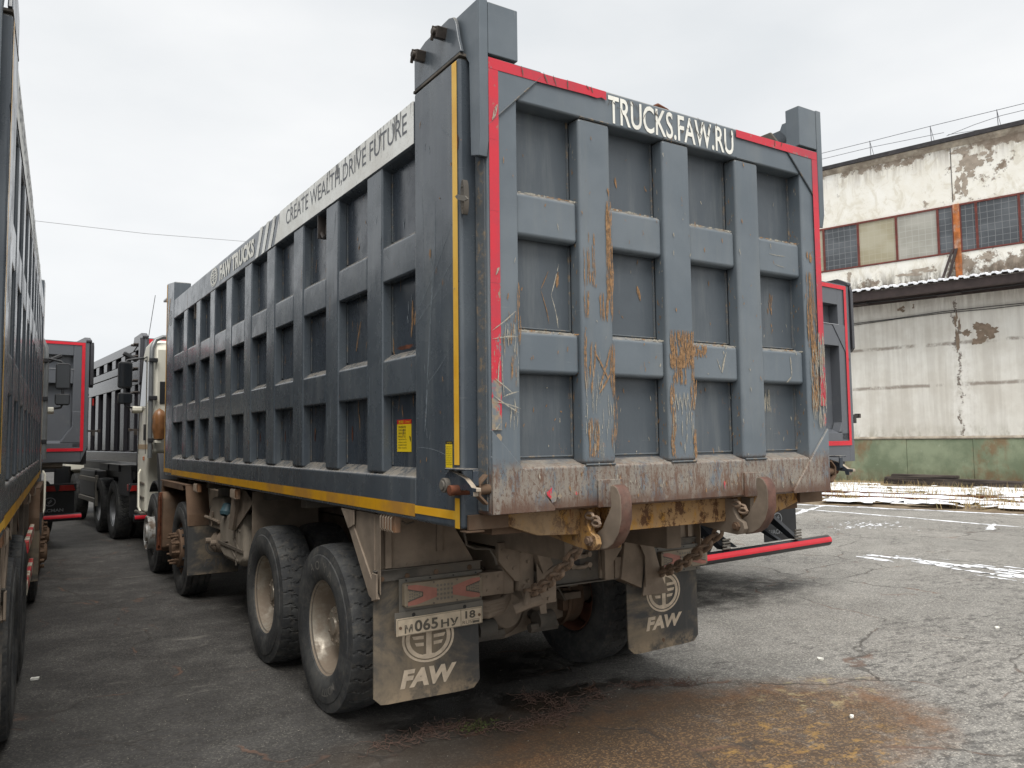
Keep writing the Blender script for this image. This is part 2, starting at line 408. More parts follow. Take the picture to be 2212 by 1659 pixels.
_fc = {}
def text2d(txt, offset=0.0, spacing=1.0):
    key = (txt, offset, spacing)
    if key in _fc: return _fc[key]
    cu = bpy.data.curves.new('t', 'FONT'); cu.body = txt; cu.size = 1.0; cu.offset = offset; cu.space_character = spacing
    cu.dimensions = '2D'; cu.fill_mode = 'FRONT'; cu.resolution_u = 4
    o = bpy.data.objects.new('t', cu); COL.objects.link(o)
    dg = bpy.context.evaluated_depsgraph_get(); e = o.evaluated_get(dg); me = e.to_mesh()
    vs = [(v.co.x, v.co.y) for v in me.vertices]; fs = [tuple(p.vertices) for p in me.polygons]
    e.to_mesh_clear(); bpy.data.objects.remove(o); bpy.data.curves.remove(cu)
    if vs:
        x0 = min(v[0] for v in vs); x1 = max(v[0] for v in vs); y0 = min(v[1] for v in vs); y1 = max(v[1] for v in vs)
        vs = [((v[0] - x0) / (x1 - x0), (v[1] - y0) / (y1 - y0)) for v in vs]     # normalised to the unit square
    _fc[key] = (vs, fs); return _fc[key]
def letter(mb, txt, P, m=0, offset=0.0, slant=0.0, spacing=1.0):
    """P(u,v) maps the unit square to 3D"""
    vs, fs = text2d(txt, offset, spacing)
    mb.add([P(u + slant * (v - 0.5), v) for u, v in vs], fs, m)
def ring(mb, P, cx, cy, rx, ry, w, m=0, n=40, wy=None):
    vs = []; fs = []
    for j in range(n):
        t = 2 * math.pi * j / n
        vs += [P(cx + rx * math.cos(t), cy + ry * math.sin(t)), P(cx + (rx - w) * math.cos(t), cy + (ry - (wy or w)) * math.sin(t))]
    for j in range(n):
        a = 2 * j; b = (2 * j + 2) % (2 * n); fs.append((a, b, b + 1, a + 1))
    mb.add(vs, fs, m)
def emblem(mb, P, m=0):
    """oval ring with an upright bar and three swept wings each side, unit square"""
    ring(mb, P, .5, .5, .5, .5, .045, m); ring(mb, P, .5, .5, .43, .43, .075, m)
    mb.face([P(*q) for q in ((.455, .12), (.56, .12), (.56, .86), (.50, .86), (.43, .76), (.43, .72), (.455, .74))], m)
    mb.face([P(*q) for q in ((.40, .12), (.61, .12), (.61, .17), (.40, .17))], m)
    for k, (a, b) in enumerate(((.62, .20), (.48, .22), (.34, .27))):
        mb.face([P(.41, a), P(b, a + .01), P(b - .03, a + .08), P(.41, a + .07)], m)
        mb.face([P(.60, a), P(1.02 - b, a + .01), P(1.05 - b, a + .08), P(.60, a + .07)], m)
def round_emblem(mb, P, m=0):
    ring(mb, P, .5, .5, .5, .5, .09, m)
    mb.face([P(*q) for q in ((.28, .40), (.60, .78), (.66, .74), (.50, .54), (.42, .44), (.50, .36))], m)
    mb.face([P(*q) for q in ((.72, .60), (.40, .22), (.34, .26), (.50, .46), (.60, .56), (.50, .64))], m)

_lift = [0]
def strips(mb, segs, P0_, m=0, rough=0.35):
    """ragged scratch strokes: list of (x0,z0,x1,z1,width); each stroke lies a hair above the last"""
    nrm = (Vector(P0_(1, 0)) - Vector(P0_(0, 0))).cross(Vector(P0_(0, 1)) - Vector(P0_(0, 0))).normalized()
    for (x0, z0, x1, z1, w) in segs:
        if nrm.dot(Vector(P0_((x0 + x1) / 2, (z0 + z1) / 2)) - ORG) < 0: nrm = -nrm
        _lift[0] = (_lift[0] + 1) % 61; off3 = nrm * (_lift[0] * 0.00003)
        P = lambda a_, b_: Vector(P0_(a_, b_)) + off3
        L = math.hypot(x1 - x0, z1 - z0); n = max(3, int(L / 0.03)); dx, dz = (x1 - x0) / L, (z1 - z0) / L
        a = []; b = []
        bow = random.uniform(-.04, .04) * L
        for i in range(n + 1):
            t = i / n; taper = min(1, 4 * t + .25, 4 * (1 - t) + .25)
            ww = w * 0.5 * taper; off = bow * math.sin(math.pi * t)
            l = ww * random.uniform(1 - rough, 1 + rough); r = ww * random.uniform(1 - rough, 1 + rough)
            cx, cz = x0 + dx * L * t - dz * off, z0 + dz * L * t + dx * off
            a.append(P(cx - dz * l, cz + dx * l)); b.append(P(cx + dz * r, cz - dx * r))
        k = len(a)
        mb.add(a + b, [(i, i + 1, k + i + 1, k + i) for i in range(k - 1)], m)
def blotch(mb, cx, cz, rx, rz, P, m=0, n=22, jag=0.35):
    pts = []
    for j in range(n):
        t = 2 * math.pi * j / n; k = random.uniform(1 - jag, 1 + jag * .4)
        pts.append(P(cx + rx * k * math.cos(t), cz + rz * k * math.sin(t)))
    vs = [P(cx, cz)] + pts
    mb.add(vs, [(0, 1 + j, 1 + (j + 1) % n) for j in range(n)], m)

# ------------------------------------------------------------ wheels (built round the origin, axle on X, outer face towards -X)
def tyre_mesh(kind, rad=0.54, w=0.29):
    h = w / 2; NT_, mb = 396, MB()
    # profile from outer bead round to inner bead: (x, r, tread?)
    side = [(-h + .045, .295), (-h + .02, .310), (-h + .006, .340), (-h, .385), (-h, .43), (-h + .006, .468), (-h + .012, .474), (-h + .012, .482), (-h + .016, .5)]
    nt_ = 22; prof = [(x, r, 0) for x, r in side]
    for i in range(nt_ + 1):
        x = -h + .02 + (w - .04) * i / nt_; u = 2 * i / nt_ - 1
        prof.append((x, rad - 0.012 * abs(u) ** 3.0, 1))
    prof += [(-x, r, 0) for x, r in reversed(side)]
    vs = []; fs = []; k = len(prof)
    pitch = 36
    for j in range(NT_):
        th = 2 * math.pi * j / NT_
        for (x, r, t) in prof:
            rr = r; u = x / (h - .02)
            if t:
                a = j / NT_ * pitch
                if kind == 'lug':
                    z = 0.55 * abs(u) + 0.15 * math.sin(u * 9)
                    g = (a + z) % 1.0
                    if g < .11: rr -= .010 * (1 - .55 * max(0, abs(u) - .6) / .4)
                    if abs(abs(u) - .42) < .045 and .35 < g < .62: rr -= .007
                elif kind == 'worn':
                    g = (a + .12 * math.sin(u * 7)) % 1.0
                    if g < .10 and (abs(u) > .45 or abs(u) < .3): rr -= .009 * (1 - .6 * max(0, abs(u) - .6) / .4)
                    if abs(abs(u) - .4) < .03: rr -= .005
                else:
                    if abs(abs(u) - .55) < .04 or abs(u) < .04: rr -= .012
            elif abs(r - .5) < .003 and kind != 'steer':
                g = (j / NT_ * pitch * 2) % 1.0
                if g < .3: rr -= .003
            vs.append((x, rr * math.cos(th), rr * math.sin(th)))
    for j in range(NT_):
        b = (j + 1) % NT_
        for i in range(k - 1): fs.append((j * k + i, j * k + i + 1, b * k + i + 1, b * k + i))
    mb.add(vs, fs, 0)
    # raised sidewall lettering
    def arc(txt, a0, a1, r0, r1, flip=False):
        v2, f2 = text2d(txt, .012)
        pts = []
        for (u, v) in v2:
            a = a0 + (a1 - a0) * u; r = r0 + (r1 - r0) * v
            pts.append((-h - .0015 + abs(r - .41) * .05, -r * math.sin(a), r * math.cos(a)))
        mb.add([(p[0], -p[1], p[2]) for p in pts], f2, 1)
    if kind == 'worn': arc('A O  Y A', 0.62, -.45, .375, .435); arc('MD777', -2.35, -2.95, .375, .425)
    if kind == 'lug': arc('MD777', 2.4, 1.9, .38, .42)
    return mb.mesh('tyre_' + kind, ['rubber', 'tyretext'], smooth=True, recalc=True, ang=28)

def rim_dish_mesh():                      # outer wheel of a twin pair: deep dish
    mb = MB()
    mb.lathe([(.295, -.105), (.304, -.116), (.311, -.110), (.304, -.104), (.288, -.098), (.272, -.06), (.258, .0), (.252, .05), (.235, .07), (.19, .065), (.16, .055), (.12, .055)], (0, 0, 0), 0, 56)
    mb.lathe([(.16, .05), (.135, .0), (.13, -.03), (.118, -.045), (.06, -.05), (.055, -.062), (.0001, -.064)], (0, 0, 0), 0, 40)
    for k in range(10):
        a = 2 * math.pi * k / 10
        mb.cyl((0, .165 * math.cos(a), .165 * math.sin(a)), .017, .01, .06, 0, 6)
    for k in range(8):
        a = 2 * math.pi * k / 8 + .2
        mb.cyl((0, .10 * math.cos(a), .10 * math.sin(a)), .009, -.056, -.03, 0, 6)
    return mb.mesh('rim_dish', 'rim', ang=40)
def rim_inner_mesh():                     # seen from the inside: open drum side
    mb = MB()
    mb.lathe([(.285, -.105), (.298, -.106), (.276, -.09), (.262, -.05), (.258, .05), (.270, .09), (.292, .106), (.285, .11)], (0, 0, 0), 0, 48)
    mb.lathe([(.255, -.06), (.10, -.06)], (0, 0, 0), 0, 48)
    return mb.mesh('rim_inner', 'orange', ang=40)
def hub_steer_mesh(long_studs):
    mb = MB()
    mb.lathe([(.285, -.105), (.298, -.106), (.276, -.085), (.262, -.07), (.255, -.02), (.235, -.05), (.225, -.11), (.215, -.155), (.17, -.165), (.12, -.16)], (0, 0, 0), 0, 48)
    mb.lathe([(.13, -.15), (.115, -.20), (.085, -.23), (.0001, -.235)], (0, 0, 0), 0, 30)
    for k in range(10):
        a = 2 * math.pi * k / 10 + .15
        L = -.245 if long_studs else -.195
        mb.cyl((0, .165 * math.cos(a), .165 * math.sin(a)), .012, L, -.15, 0, 8)
        mb.cyl((0, .165 * math.cos(a), .165 * math.sin(a)), .02, -.205, -.16, 0, 6)
        b = a + .31
        mb.cyl((0, .222 * math.cos(b), .222 * math.sin(b)), .018, -.1352, -.10, 0, 8, 1)
    return mb.mesh('hub_steer', ['mudbrown', 'black'], ang=40)
def hub_white_mesh():                     # steer wheel with a second bare rim bolted over the hub
    mb = MB()
    mb.lathe([(.285, -.105), (.298, -.106), (.276, -.085), (.262, -.07), (.25, -.05)], (0, 0, 0), 0, 48)
    mb.lathe([(.23, -.05), (.212, -.13), (.214, -.16), (.228, -.19), (.230, -.205), (.22, -.208), (.207, -.195), (.20, -.17), (.17, -.165), (.12, -.165)], (0, 0, 0), 0, 48)
    mb.lathe([(.13, -.17), (.11, -.22), (.0001, -.23)], (0, 0, 0), 0, 30)
    for k in range(10):
        a = 2 * math.pi * k / 10 + .15
        mb.cyl((0, .165 * math.cos(a), .165 * math.sin(a)), .016, -.19, -.16, 0, 6)
    return mb.mesh('hub_white', 'whiterim', ang=40)
TY = {k: tyre_mesh(k) for k in ('lug', 'worn', 'steer')}
RIM = {'dish': rim_dish_mesh(), 'inner': rim_inner_mesh(), 'studs': hub_steer_mesh(True), 'white': hub_white_mesh(), 'plain': hub_steer_mesh(False)}
def darktyre(k):
    me = TY[k].copy(); me.materials[0] = M['rubberdark']; return me
TYD = darktyre('lug')
NEWRIM = RIM['dish'].copy(); NEWRIM.materials[0] = simple('clean_silver_rim', S(158, 160, 162), 0.4, 0.5, 0.06, 4, dust=0.1); NEWRIM.name = 'rim_clean'
def wheel(parent, x, y, ty, rim, right=False, z=0.535, roll=0.0, label=None):
    o = link('wheel', RIM[rim] if isinstance(rim, str) else rim, parent, label)
    o.location = Vector((x, y, z)) - ORG
    o.rotation_euler = (roll, 0, math.pi if right else 0)
    link('tyre', TY[ty] if isinstance(ty, str) else ty, o)
    return o

# ============================================================ the grey tipper truck in the middle
def tipper():
    global ORG
    ORG = Vector((1.23, 4.5, 0))
    T = thing('dump_truck', 'grey ribbed dump truck with its rusty tailgate facing us, lettered TRUCKS.FAW.RU', 'dump truck', ORG, 0, 'grey ribbed dump trucks with red tape')
    W = 2.46
    RY = [(1.045, 1.27), (1.75, 1.98), (2.455, 2.685), (3.16, 3.39), (3.865, 4.095), (4.565, 4.79), (5.27, 5.49), (5.975, 6.195), (6.685, 6.91)]
    for right in (False, True):
        X = (lambda x: W - x) if right else (lambda x: x)
        def bx(mb, a, b, *r, m=0): mb.box(min(X(a), X(b)), max(X(a), X(b)), *r, m)
        mb = MB()
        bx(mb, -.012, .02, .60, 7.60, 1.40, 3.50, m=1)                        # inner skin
        mb.prism([(X(-.08), 3.325), (X(-.08), 3.56), (X(-.06), 3.58), (X(.07), 3.58), (X(.07), 3.30), (X(-.01), 3.30)], 1, .615, 7.56)   # top rail
        mb.prism([(X(-.08), 1.345), (X(-.08), 1.565), (X(-.012), 1.612), (X(.07), 1.612), (X(.07), 1.345)], 1, .615, 7.56)                # bottom rail
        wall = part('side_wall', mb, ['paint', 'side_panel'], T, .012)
        for i, (a, b) in enumerate(RY):
            m2 = MB()
            m2.box(min(X(-.079), X(-.012)), max(X(-.079), X(-.012)), a, b, 1.578, 3.326)
            part('rib', m2, 'paint', wall, .012)
        # seams
        m3 = MB()
        for (a, b) in RY:
            for (z0, z1) in ((1.62, 2.0), (2.26, 2.64), (2.90, 3.30)):
                m3.tube([(X(-.014), a - .003, z0), (X(-.014), a - .003, z1)], .004, 5)
                m3.tube([(X(-.014), b + .003, z0), (X(-.014), b + .003, z1)], .004, 5)
        part('weld_seam', m3, 'seam', wall)
        gaps = [(.60, RY[0][0])] + [(RY[i][1], RY[i + 1][0]) for i in range(len(RY) - 1)] + [(RY[-1][1], 7.58)]
        for z0, z1 in ((2.65, 2.85), (2.005, 2.205)):
            for (a, b) in gaps:
                m2 = MB()
                m2.prism([(X(-.012), z0 - .0), (X(-.076), z0), (X(-.076), z1), (X(-.012), z1 + .045)], 1, a, b)
                part('crossbar', m2, 'paint', wall, .012)
        # front and rear corner posts
        mb = MB(); mb.prism([(.12, 1.342), (.615, 1.342), (.615, 3.60), (.12, 3.60)], 0, X(-.083), X(.15))
        post = part('corner_post', mb, 'paint', T, .018, 3)
        mb = MB(); mb.prism([(7.56, 1.34), (8.08, 1.34), (8.08, 3.86), (7.56, 3.80)], 0, X(-.082), X(.12)); fp = part('corner_post', mb, 'paint', T, .012)
        mb = MB(); mb.box(min(X(-.084), X(.10)), max(X(-.084), X(.10)), .11, .62, 3.60, 3.615); part('cap_plate', mb, 'muddark', post, .003)
        # yellow tapes
        s = -.0835; q = -.0815
        mb = MB()
        def sheet(x, y0, y1, z0, z1, m=0):
            n = max(1, int((y1 - y0) / .25)); 
            for i in range(n):
                a = y0 + (y1 - y0) * i / n; b = y0 + (y1 - y0) * (i + 1) / n - .0006
                mb.face([(X(x), b, z0), (X(x), a, z0), (X(x), a, z1), (X(x), b, z1)], m)
        sheet(q - .001, .618, 7.556, 1.366, 1.43); part('reflective_tape', mb, 'ytape', wall, recalc=False)
        mb = MB(); sheet(s - .0022, .185, .613, 1.384, 1.425); sheet(s - .0022, .138, .185, 1.345, 1.485); sheet(s - .0022, .138, .188, 1.64, 3.585)
        part('reflective_tape', mb, 'ytapeclean', post, recalc=False)
        mb = MB(); sheet(-.0845, 7.565, 8.075, 1.386, 1.436); sheet(-.0845, 8.02, 8.075, 1.436, 3.84)
        part('reflective_tape', mb, 'ytape', fp, recalc=False)
        # band and lettering on the top rail
        d = -.0825
        if not right: P = lambda y0, y1, z0, z1, x=d - .0012: (lambda u, v: (x, y0 + (y1 - y0) * u, z0 + (z1 - z0) * v))
        else: P = lambda y0, y1, z0, z1, x=d - .0012: (lambda u, v: (X(x), y1 + (y0 - y1) * u, z0 + (z1 - z0) * v))
        mb = MB(); mb.face([(X(d), .617, 3.332), (X(d), .617, 3.565), (X(d), 3.02, 3.565), (X(d), 3.17, 3.332)])
        for k in range(3):
            a = 3.12 + .19 * k; mb.face([(X(d), a + .15, 3.332), (X(d), a, 3.565), (X(d), a + .09, 3.565), (X(d), a + .24, 3.332)])
        part('white_band', mb, 'band', wall, recalc=False)
        mb = MB(); letter(mb, 'CREATE WEALTH,DRIVE FUTURE', P(2.86, .70, 3.40, 3.53), 0, .0, -.0 if right else .0)
        letter(mb, 'FAW TRUCKS', P(5.06, 3.78, 3.37, 3.525), 1, .045)
        emblem(mb, P(5.48, 5.16, 3.36, 3.55), 1)
        part('lettering', mb, ['greyink', 'white'], wall, recalc=False)
        mb = MB(); letter(mb, 'EH', P(7.86, 7.72, 3.30, 3.42, -.0852), 0, .02)
        ring(mb, P(7.90, 7.68, 3.26, 3.46, -.0852), .5, .5, .5, .5, .07, 0)
        mb.face([(X(-.0852), 7.99, 3.2), (X(-.0852), 7.80, 3.62), (X(-.0852), 7.83, 3.62), (X(-.0852), 8.02, 3.2)], 1)
        part('lettering', mb, ['silver', 'ytape'], fp, recalc=False)
        # scratches and rust on ribs, panels and post
        Q = lambda x: (lambda y, z: (X(x), y, z))
        mb = MB(); rnd = random.Random(3 + right)
        random.seed(11 + right)
        strips(mb, [(.40, 2.62, .47, 2.05, .010), (.47, 2.05, .50, 1.80, .012), (.44, 2.70, .40, 2.62, .008), (.37, 2.95, .43, 2.35, .006), (.58, 2.42, .20, 2.80, .005), (.60, 2.36, .30, 2.52, .005),
                    (.19, 2.62, .35, 2.50, .004), (.30, 2.9, .33, 2.3, .003), (.52, 3.1, .50, 2.4, .003), (.22, 2.2, .45, 2.05, .003), (.25, 1.68, .6, 1.72, .003), (.3, 3.3, .15, 3.2, .003)], Q(-.0842), 1)
        for _ in range(26):
            y = rnd.uniform(.2, .6); z = rnd.uniform(1.45, 3.4); strips(mb, [(y, z, y + rnd.uniform(-.01, .01), z + rnd.uniform(.01, .05), rnd.uniform(.003, .008))], Q(-.0845), 0 if rnd.random() < .5 else 1)
        blotch(mb, .43, 2.70, .012, .03, Q(-.085), 0); blotch(mb, .16, 3.2, .03, .10, Q(-.0845), 2)
        part('scratches', mb, ['scratch', 'scratch3', 'rusty'], post, recalc=False)
        mb = MB()
        for _ in range(46):
            a, b = rnd.choice(RY); y = rnd.uniform(a + .02, b - .02); z = rnd.uniform(1.65, 3.25)
            strips(mb, [(y, z, y + rnd.uniform(-.02, .02), z + rnd.uniform(.03, .30), rnd.uniform(.003, .007))], Q(-.0802), rnd.choice((0, 1, 1)))
        for _ in range(40):
            a, b = rnd.choice(gaps[:4]); y = rnd.uniform(a + .08, b - .05); z = rnd.choice((rnd.uniform(1.7, 1.95), rnd.uniform(2.3, 2.6), rnd.uniform(2.9, 3.2)))
            strips(mb, [(y, z, y + rnd.uniform(-.02, .02), z + rnd.uniform(.03, .12), rnd.uniform(.004, .012))], Q(-.0135), rnd.choice((0, 0, 1)))
        strips(mb, [(1.52, 2.50, 1.60, 2.32, .02), (1.05, 2.36, 1.02, 2.24, .02), (.78, 2.52, .80, 2.32, .02), (.74, 2.46, .76, 2.38, .03)], Q(-.0138), 0)
        for y in (.98, 1.68, 2.39, 3.09, 3.8):
            blotch(mb, y - .02, 1.80, .012, .05, Q(-.0140), 2)
        blotch(mb, .80, 2.262, .12, .012, Q(-.05), 2)
        part('scratches', mb, ['scratch', 'scratch3', 'rusty'], wall, recalc=False)
        # tarpaulin hooks under the rail
        for y in (2.15, 6.32):
            mb = MB(); mb.box(min(X(-.075), X(-.01)), max(X(-.075), X(-.01)), y, y + .012, 3.16, 3.325)
            mb.tube([(X(-.05), y, 3.20), (X(-.055), y - .06, 3.15), (X(-.06), y - .13, 3.16), (X(-.06), y - .15, 3.22)], .012, 6)
            part('tarp_hook', mb, 'darksteel', wall)
        # hinge plate, bolts and swing arm
        mb = MB()
        arc = [(.10, 3.617), (.61, 3.617), (.61, 3.80), (.48, 3.83), (.22, 3.835), (.175, 3.82), (.15, 3.78), (.13, 3.70)]
        mb.prism(arc, 0, X(-.082), X(-.062))
        hp = part('hinge_plate', mb, 'paint', T, .005)
        mb = MB(); mb.prism([(.17, 3.60), (.80, 3.55), (.78, 3.68), (.70, 3.76), (.55, 3.79), (.3, 3.79)], 0, X(.04), X(.06)); part('hinge_plate', mb, 'muddark', T, .005)
        for (y, z) in (() if right else ((.50, 3.755), (.27, 3.775))):
            mb = MB(); mb.xf = Matrix.Translation((X(-.10), y, z)) @ Matrix.Rotation(.35, 4, 'X')
            mb.box(-.035, .03, -.028, .028, -.028, .028); mb.cyl((-.0, 0, 0), .018, -.05, .05, 0, 12)
            mb.box(-.052, -.035, -.005, .005, -.045, .025)
            part('hinge_bolt', mb, 'darksteel', hp, .004)
        mb = MB()
        mb.prism([(-.012, 3.58), (.09, 3.58), (.09, 3.835), (-.012, 3.835)], 0, X(.004), X(.172))
        mb.prism([(.0, 3.08), (-.014, 3.16), (-.014, 3.84), (.25, 3.84), (.27, 3.80), (.085, 3.56), (.075, 3.10)], 0, X(-.047), X(.002))
        part('swing_arm', mb, 'gate_paint', T, .005)
        # side latch at the lower rear corner
        s_ = -1
        mb = MB()
        mb.prism([(.20, 1.55), (.19, 1.60), (.15, 1.618), (.06, 1.60), (.0, 1.585), (-.045, 1.558), (-.06, 1.548), (-.10, 1.546), (-.10, 1.528), (-.075, 1.527), (-.075, 1.507), (-.045, 1.508), (-.04, 1.53), (-.0, 1.532), (.08, 1.525), (.145, 1.496), (.17, 1.505)], 0, X(-.135), X(-.108), 0, 1)
        mb.box(min(X(-.15), X(-.08)), max(X(-.15), X(-.08)), -.03, .165, 1.619, 1.628); mb.box(min(X(-.11), X(-.08)), max(X(-.11), X(-.08)), -.032, -.02, 1.55, 1.62)
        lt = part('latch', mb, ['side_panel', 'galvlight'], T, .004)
        mb = MB(); mb.cyl((X(-.12), .165, 1.548), .034, -.04, .04, 0, 20); mb.cyl((X(-.12), .165, 1.548), .022, -.048, .05, 0, 16); part('latch_pin', mb, 'muddark', lt, .003)
        mb = MB(); mb.cyl((X(-.12), .065, 1.53), .024, -.06, .05, 0, 18); part('latch_pin', mb, 'rusty', lt, .003)
        mb = MB()
        mb.prism([(X(-.068), 1.50), (X(-.068), 1.56), (X(-.025), 1.60), (X(-.018), 1.592), (X(-.056), 1.555), (X(-.056), 1.505), (X(-.018), 1.468), (X(-.025), 1.46)], 1, -.012, .03)
        mb.cyl((X(-.03), .02, 1.53), .024, -.03, .05, 0, 16)
        part('latch_keeper', mb, 'mudbrown', lt, .003)
        # marker lamp plate with a bent lens tab, left post only
        if not right:
            mb = MB(); mb.prism([(.088 + .020 * math.cos(t / 14 * 6.283), 2.90 + .085 * math.sin(t / 14 * 6.283)) for t in range(14)], 0, -.088, -.060)
            for z in (2.85, 2.95): mb.cyl((-.088, .088, z), .006, -.003, .001, 0, 8)
            pm = part('marker_lamp', mb, 'muddark', T, .002)
            mb = MB(); mb.xf = Matrix.Translation((-.10, .075, 2.89)) @ Matrix.Rotation(.35, 4, 'X'); mb.prism([(-.07, 0), (-.04, .012), (.04, .012), (.06, 0), (.03, -.012), (-.04, -.012)], 0, -.003, .003)
            part('lamp_lens', mb, 'galv', pm)
    # labels on the left wall and post
    ft = lambda x, y0, y1, z0, z1: (lambda u, v: (x, y0 + (y1 - y0) * u, z0 + (z1 - z0) * v))
    mb = MB(); P = ft(-.0145, .985, .80, 1.695, 1.872); mb.face([P(0, 0), P(1, 0), P(1, .86), P(0, .86)]); mb.face([P(0, .862), P(1, .862), P(1, 1), P(0, 1)], 1)
    P2 = ft(-.0155, .985, .80, 1.695, 1.872)
    sub = lambda F, a, b, c, d: (lambda u, v: F(a + (b - a) * u, c + (d - c) * v))
    letter(mb, '危险！', sub(P2, .12, .5, .88, .98), 2, .01); letter(mb, 'Опасно!', sub(P2, .58, .94, .90, .97), 2)
    for k, tx in enumerate(('车厢已翻动范围', '应全机运输用品', '请勿在车厢', '举升时进入下面！')): letter(mb, tx, sub(P2, .10, .62, .74 - k * .10, .81 - k * .10), 3)
    for k, tx in enumerate(('Перед работой на крае', 'машины откройте', 'предохранитель на поддоне', 'кузова самосвала')): letter(mb, tx, sub(P2, .10, .68, .36 - k * .09, .41 - k * .09), 3)
    mb.face([P2(.86, .50), P2(.96, .46), P2(.98, .30), P2(.90, .38)], 3)
    part('warning_label', mb, ['label', 'labelred', 'label', 'ink'], T, recalc=False)
    mb = MB(); P = ft(-.0862, .272, .205, 1.626, 1.752); mb.face([P(0, 0), P(1, 0), P(1, .88), P(0, .88)]); mb.face([P(0, .882), P(1, .882), P(1, 1), P(0, 1)], 1)
    P2 = ft(-.0870, .272, .205, 1.626, 1.752); letter(mb, '注意  УВЕДОМЛ.', sub(P2, .2, .95, .90, .98), 0)
    for k in range(11): letter(mb, ('необходимо смазывать', 'каждые 50 часов', 'обслуживание узлов')[k % 3], sub(P2, .08, .92, .78 - k * .068, .82 - k * .068), 1)
    part('warning_label', mb, ['label', 'ink'], T, recalc=False)

    # ---------------- tailgate
    mb = MB()
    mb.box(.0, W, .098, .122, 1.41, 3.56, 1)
    mb.box(.0, .17, .0, .115, 1.41, 3.568); mb.box(2.29, W, .0, .115, 1.41, 3.568)
    mb.prism([(.0, 3.568), (.0, 3.39), (.10, 3.39), (.12, 3.40), (.12, 3.575), (.02, 3.575)], 0, .171, 2.289)
    mb.prism([(.0, 1.425), (.0, 1.622), (.10, 1.655), (.12, 1.655), (.12, 1.412), (.01, 1.412)], 0, .171, 2.289)
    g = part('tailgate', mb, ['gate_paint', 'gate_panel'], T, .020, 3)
    RX_ = [(.542, .75), (1.122, 1.325), (1.70, 1.90)]
    for a, b in RX_:
        mb = MB(); mb.box(a, b, -.001, .098, 1.628, 3.391); part('rib', mb, 'gate_paint', g, .021, 3)
    gx = [(.17, .542), (.75, 1.122), (1.325, 1.70), (1.90, 2.29)]
    for z0, z1 in ((2.737, 2.95), (2.072, 2.275)):
        for a, b in gx:
            mb = MB(); mb.prism([(.022, z0), (.10, z0), (.10, z1 + .02), (.022, z1)], 0, a, b); part('crossbar', mb, 'gate_paint', g, .021, 3)
    for sgn in (0, 1):
        X = (lambda x: W - x) if sgn else (lambda x: x)
        mb = MB(); mb.prism([(X(.002), 3.23), (X(.31), 3.535), (X(.31), 3.566), (X(.002), 3.566)], 1, -.008, .0); part('gusset_plate', mb, 'gate_paint', g, .002)
        mb = MB(); mb.prism([(X(.002), 1.80), (X(.35), 1.43), (X(.35), 1.414), (X(.002), 1.414)], 1, -.016, .0); part('gusset_plate', mb, 'gate_paint', g, .003)
        mb = MB(); mb.tube([(X(.002), -.006, 3.235), (X(.31), -.006, 3.54)], .005, 6);
        mb.box(min(X(-.008), X(-.001)), max(X(-.008), X(-.001)), .02, .10, 1.43, 3.08)
        part('weld_seam', mb, 'seam', g)
    mb = MB()
    for (a, b) in gx:
        for (z0, z1) in ((1.67, 2.07), (2.30, 2.73), (2.975, 3.39)):
            mb.tube([(b - .004, .094, z0), (b - .004, .096, z1)], .006, 5); mb.tube([(a + .004, .096, z0), (a + .004, .096, z1)], .004, 5)
            mb.tube([(a, .096, z0), (b, .096, z0)], .005, 5)
    for (a, b) in RX_: mb.tube([(a + .01, -.001, 1.626), (b - .01, -.001, 1.626)], .006, 5); mb.tube([(a + .01, -.001, 3.393), (b - .01, -.001, 3.393)], .006, 5)
    part('weld_seam', mb, 'seam', g)
    # red tape
    mb = MB(); P = lambda x, z: (x, -.0105, z)
    def tp(x0, x1, z0, z1, n=1):
        for i in range(n):
            a = z0 + (z1 - z0) * i / n; b = z0 + (z1 - z0) * (i + 1) / n - (.0008 if n > 1 else 0)
            mb.face([(x0, -.0105, a), (x1, -.0105, a), (x1, -.0105, b), (x0, -.0105, b)])
    tp(.004, .058, 1.80, 3.51, 5); tp(2.402, 2.456, 1.94, 3.51, 5)
    top = [(.004, 3.5105), (.30, 3.5105), (.45, 3.512), (.60, 3.515), (.66, 3.512), (.69, 3.522), (.722, 3.514), (.722, 3.560), (.50, 3.562), (.40, 3.558), (.004, 3.564)]
    mb.face([P(*q) for q in top]); mb.face([P(1.706, 3.515), P(2.456, 3.5105), P(2.456, 3.562), P(1.706, 3.560)])
    random.seed(21)
    for (cx, cz, rx, rz) in ((.032, 1.745, .030, .045), (.022, 1.68, .022, .03), (.045, 1.60, .012, .016), (.09, 1.475, .014, .01), (.13, 1.465, .014, .012), (.22, 1.475, .045, .028), (.335, 1.49, .04, .035), (.38, 1.48, .012, .012),
                             (.48, 1.49, .012, .010), (.92, 1.50, .008, .016), (1.04, 1.505, .01, .01), (1.52, 1.49, .008, .024), (1.58, 1.49, .008, .008), (1.62, 1.49, .008, .008), (2.10, 1.49, .02, .022), (2.43, 1.86, .016, .05), (2.435, 2.02, .012, .03)):
        blotch(mb, cx, cz, rx, rz, lambda x, z: (x, -.0125, z), 0, 12, .5)
    part('reflective_tape', mb, 'gatetape', g, recalc=False)
    mb = MB(); letter(mb, 'TRUCKS.FAW.RU', lambda u, v: (.74 + .948 * u, -.0035, 3.402 + .150 * v), 0, .012)
    part('lettering', mb, 'white', g, recalc=False)
    # wear: cracks over the letters and tape, rust patches, scratches
    mb = MB(); random.seed(5); rnd = random.Random(5)
    P0 = lambda x, z: (x, -.0042, z); P1 = lambda x, z: (x, -.013, z); P2 = lambda x, z: (x, .0205, z); P3 = lambda x, z: (x, .0962, z)
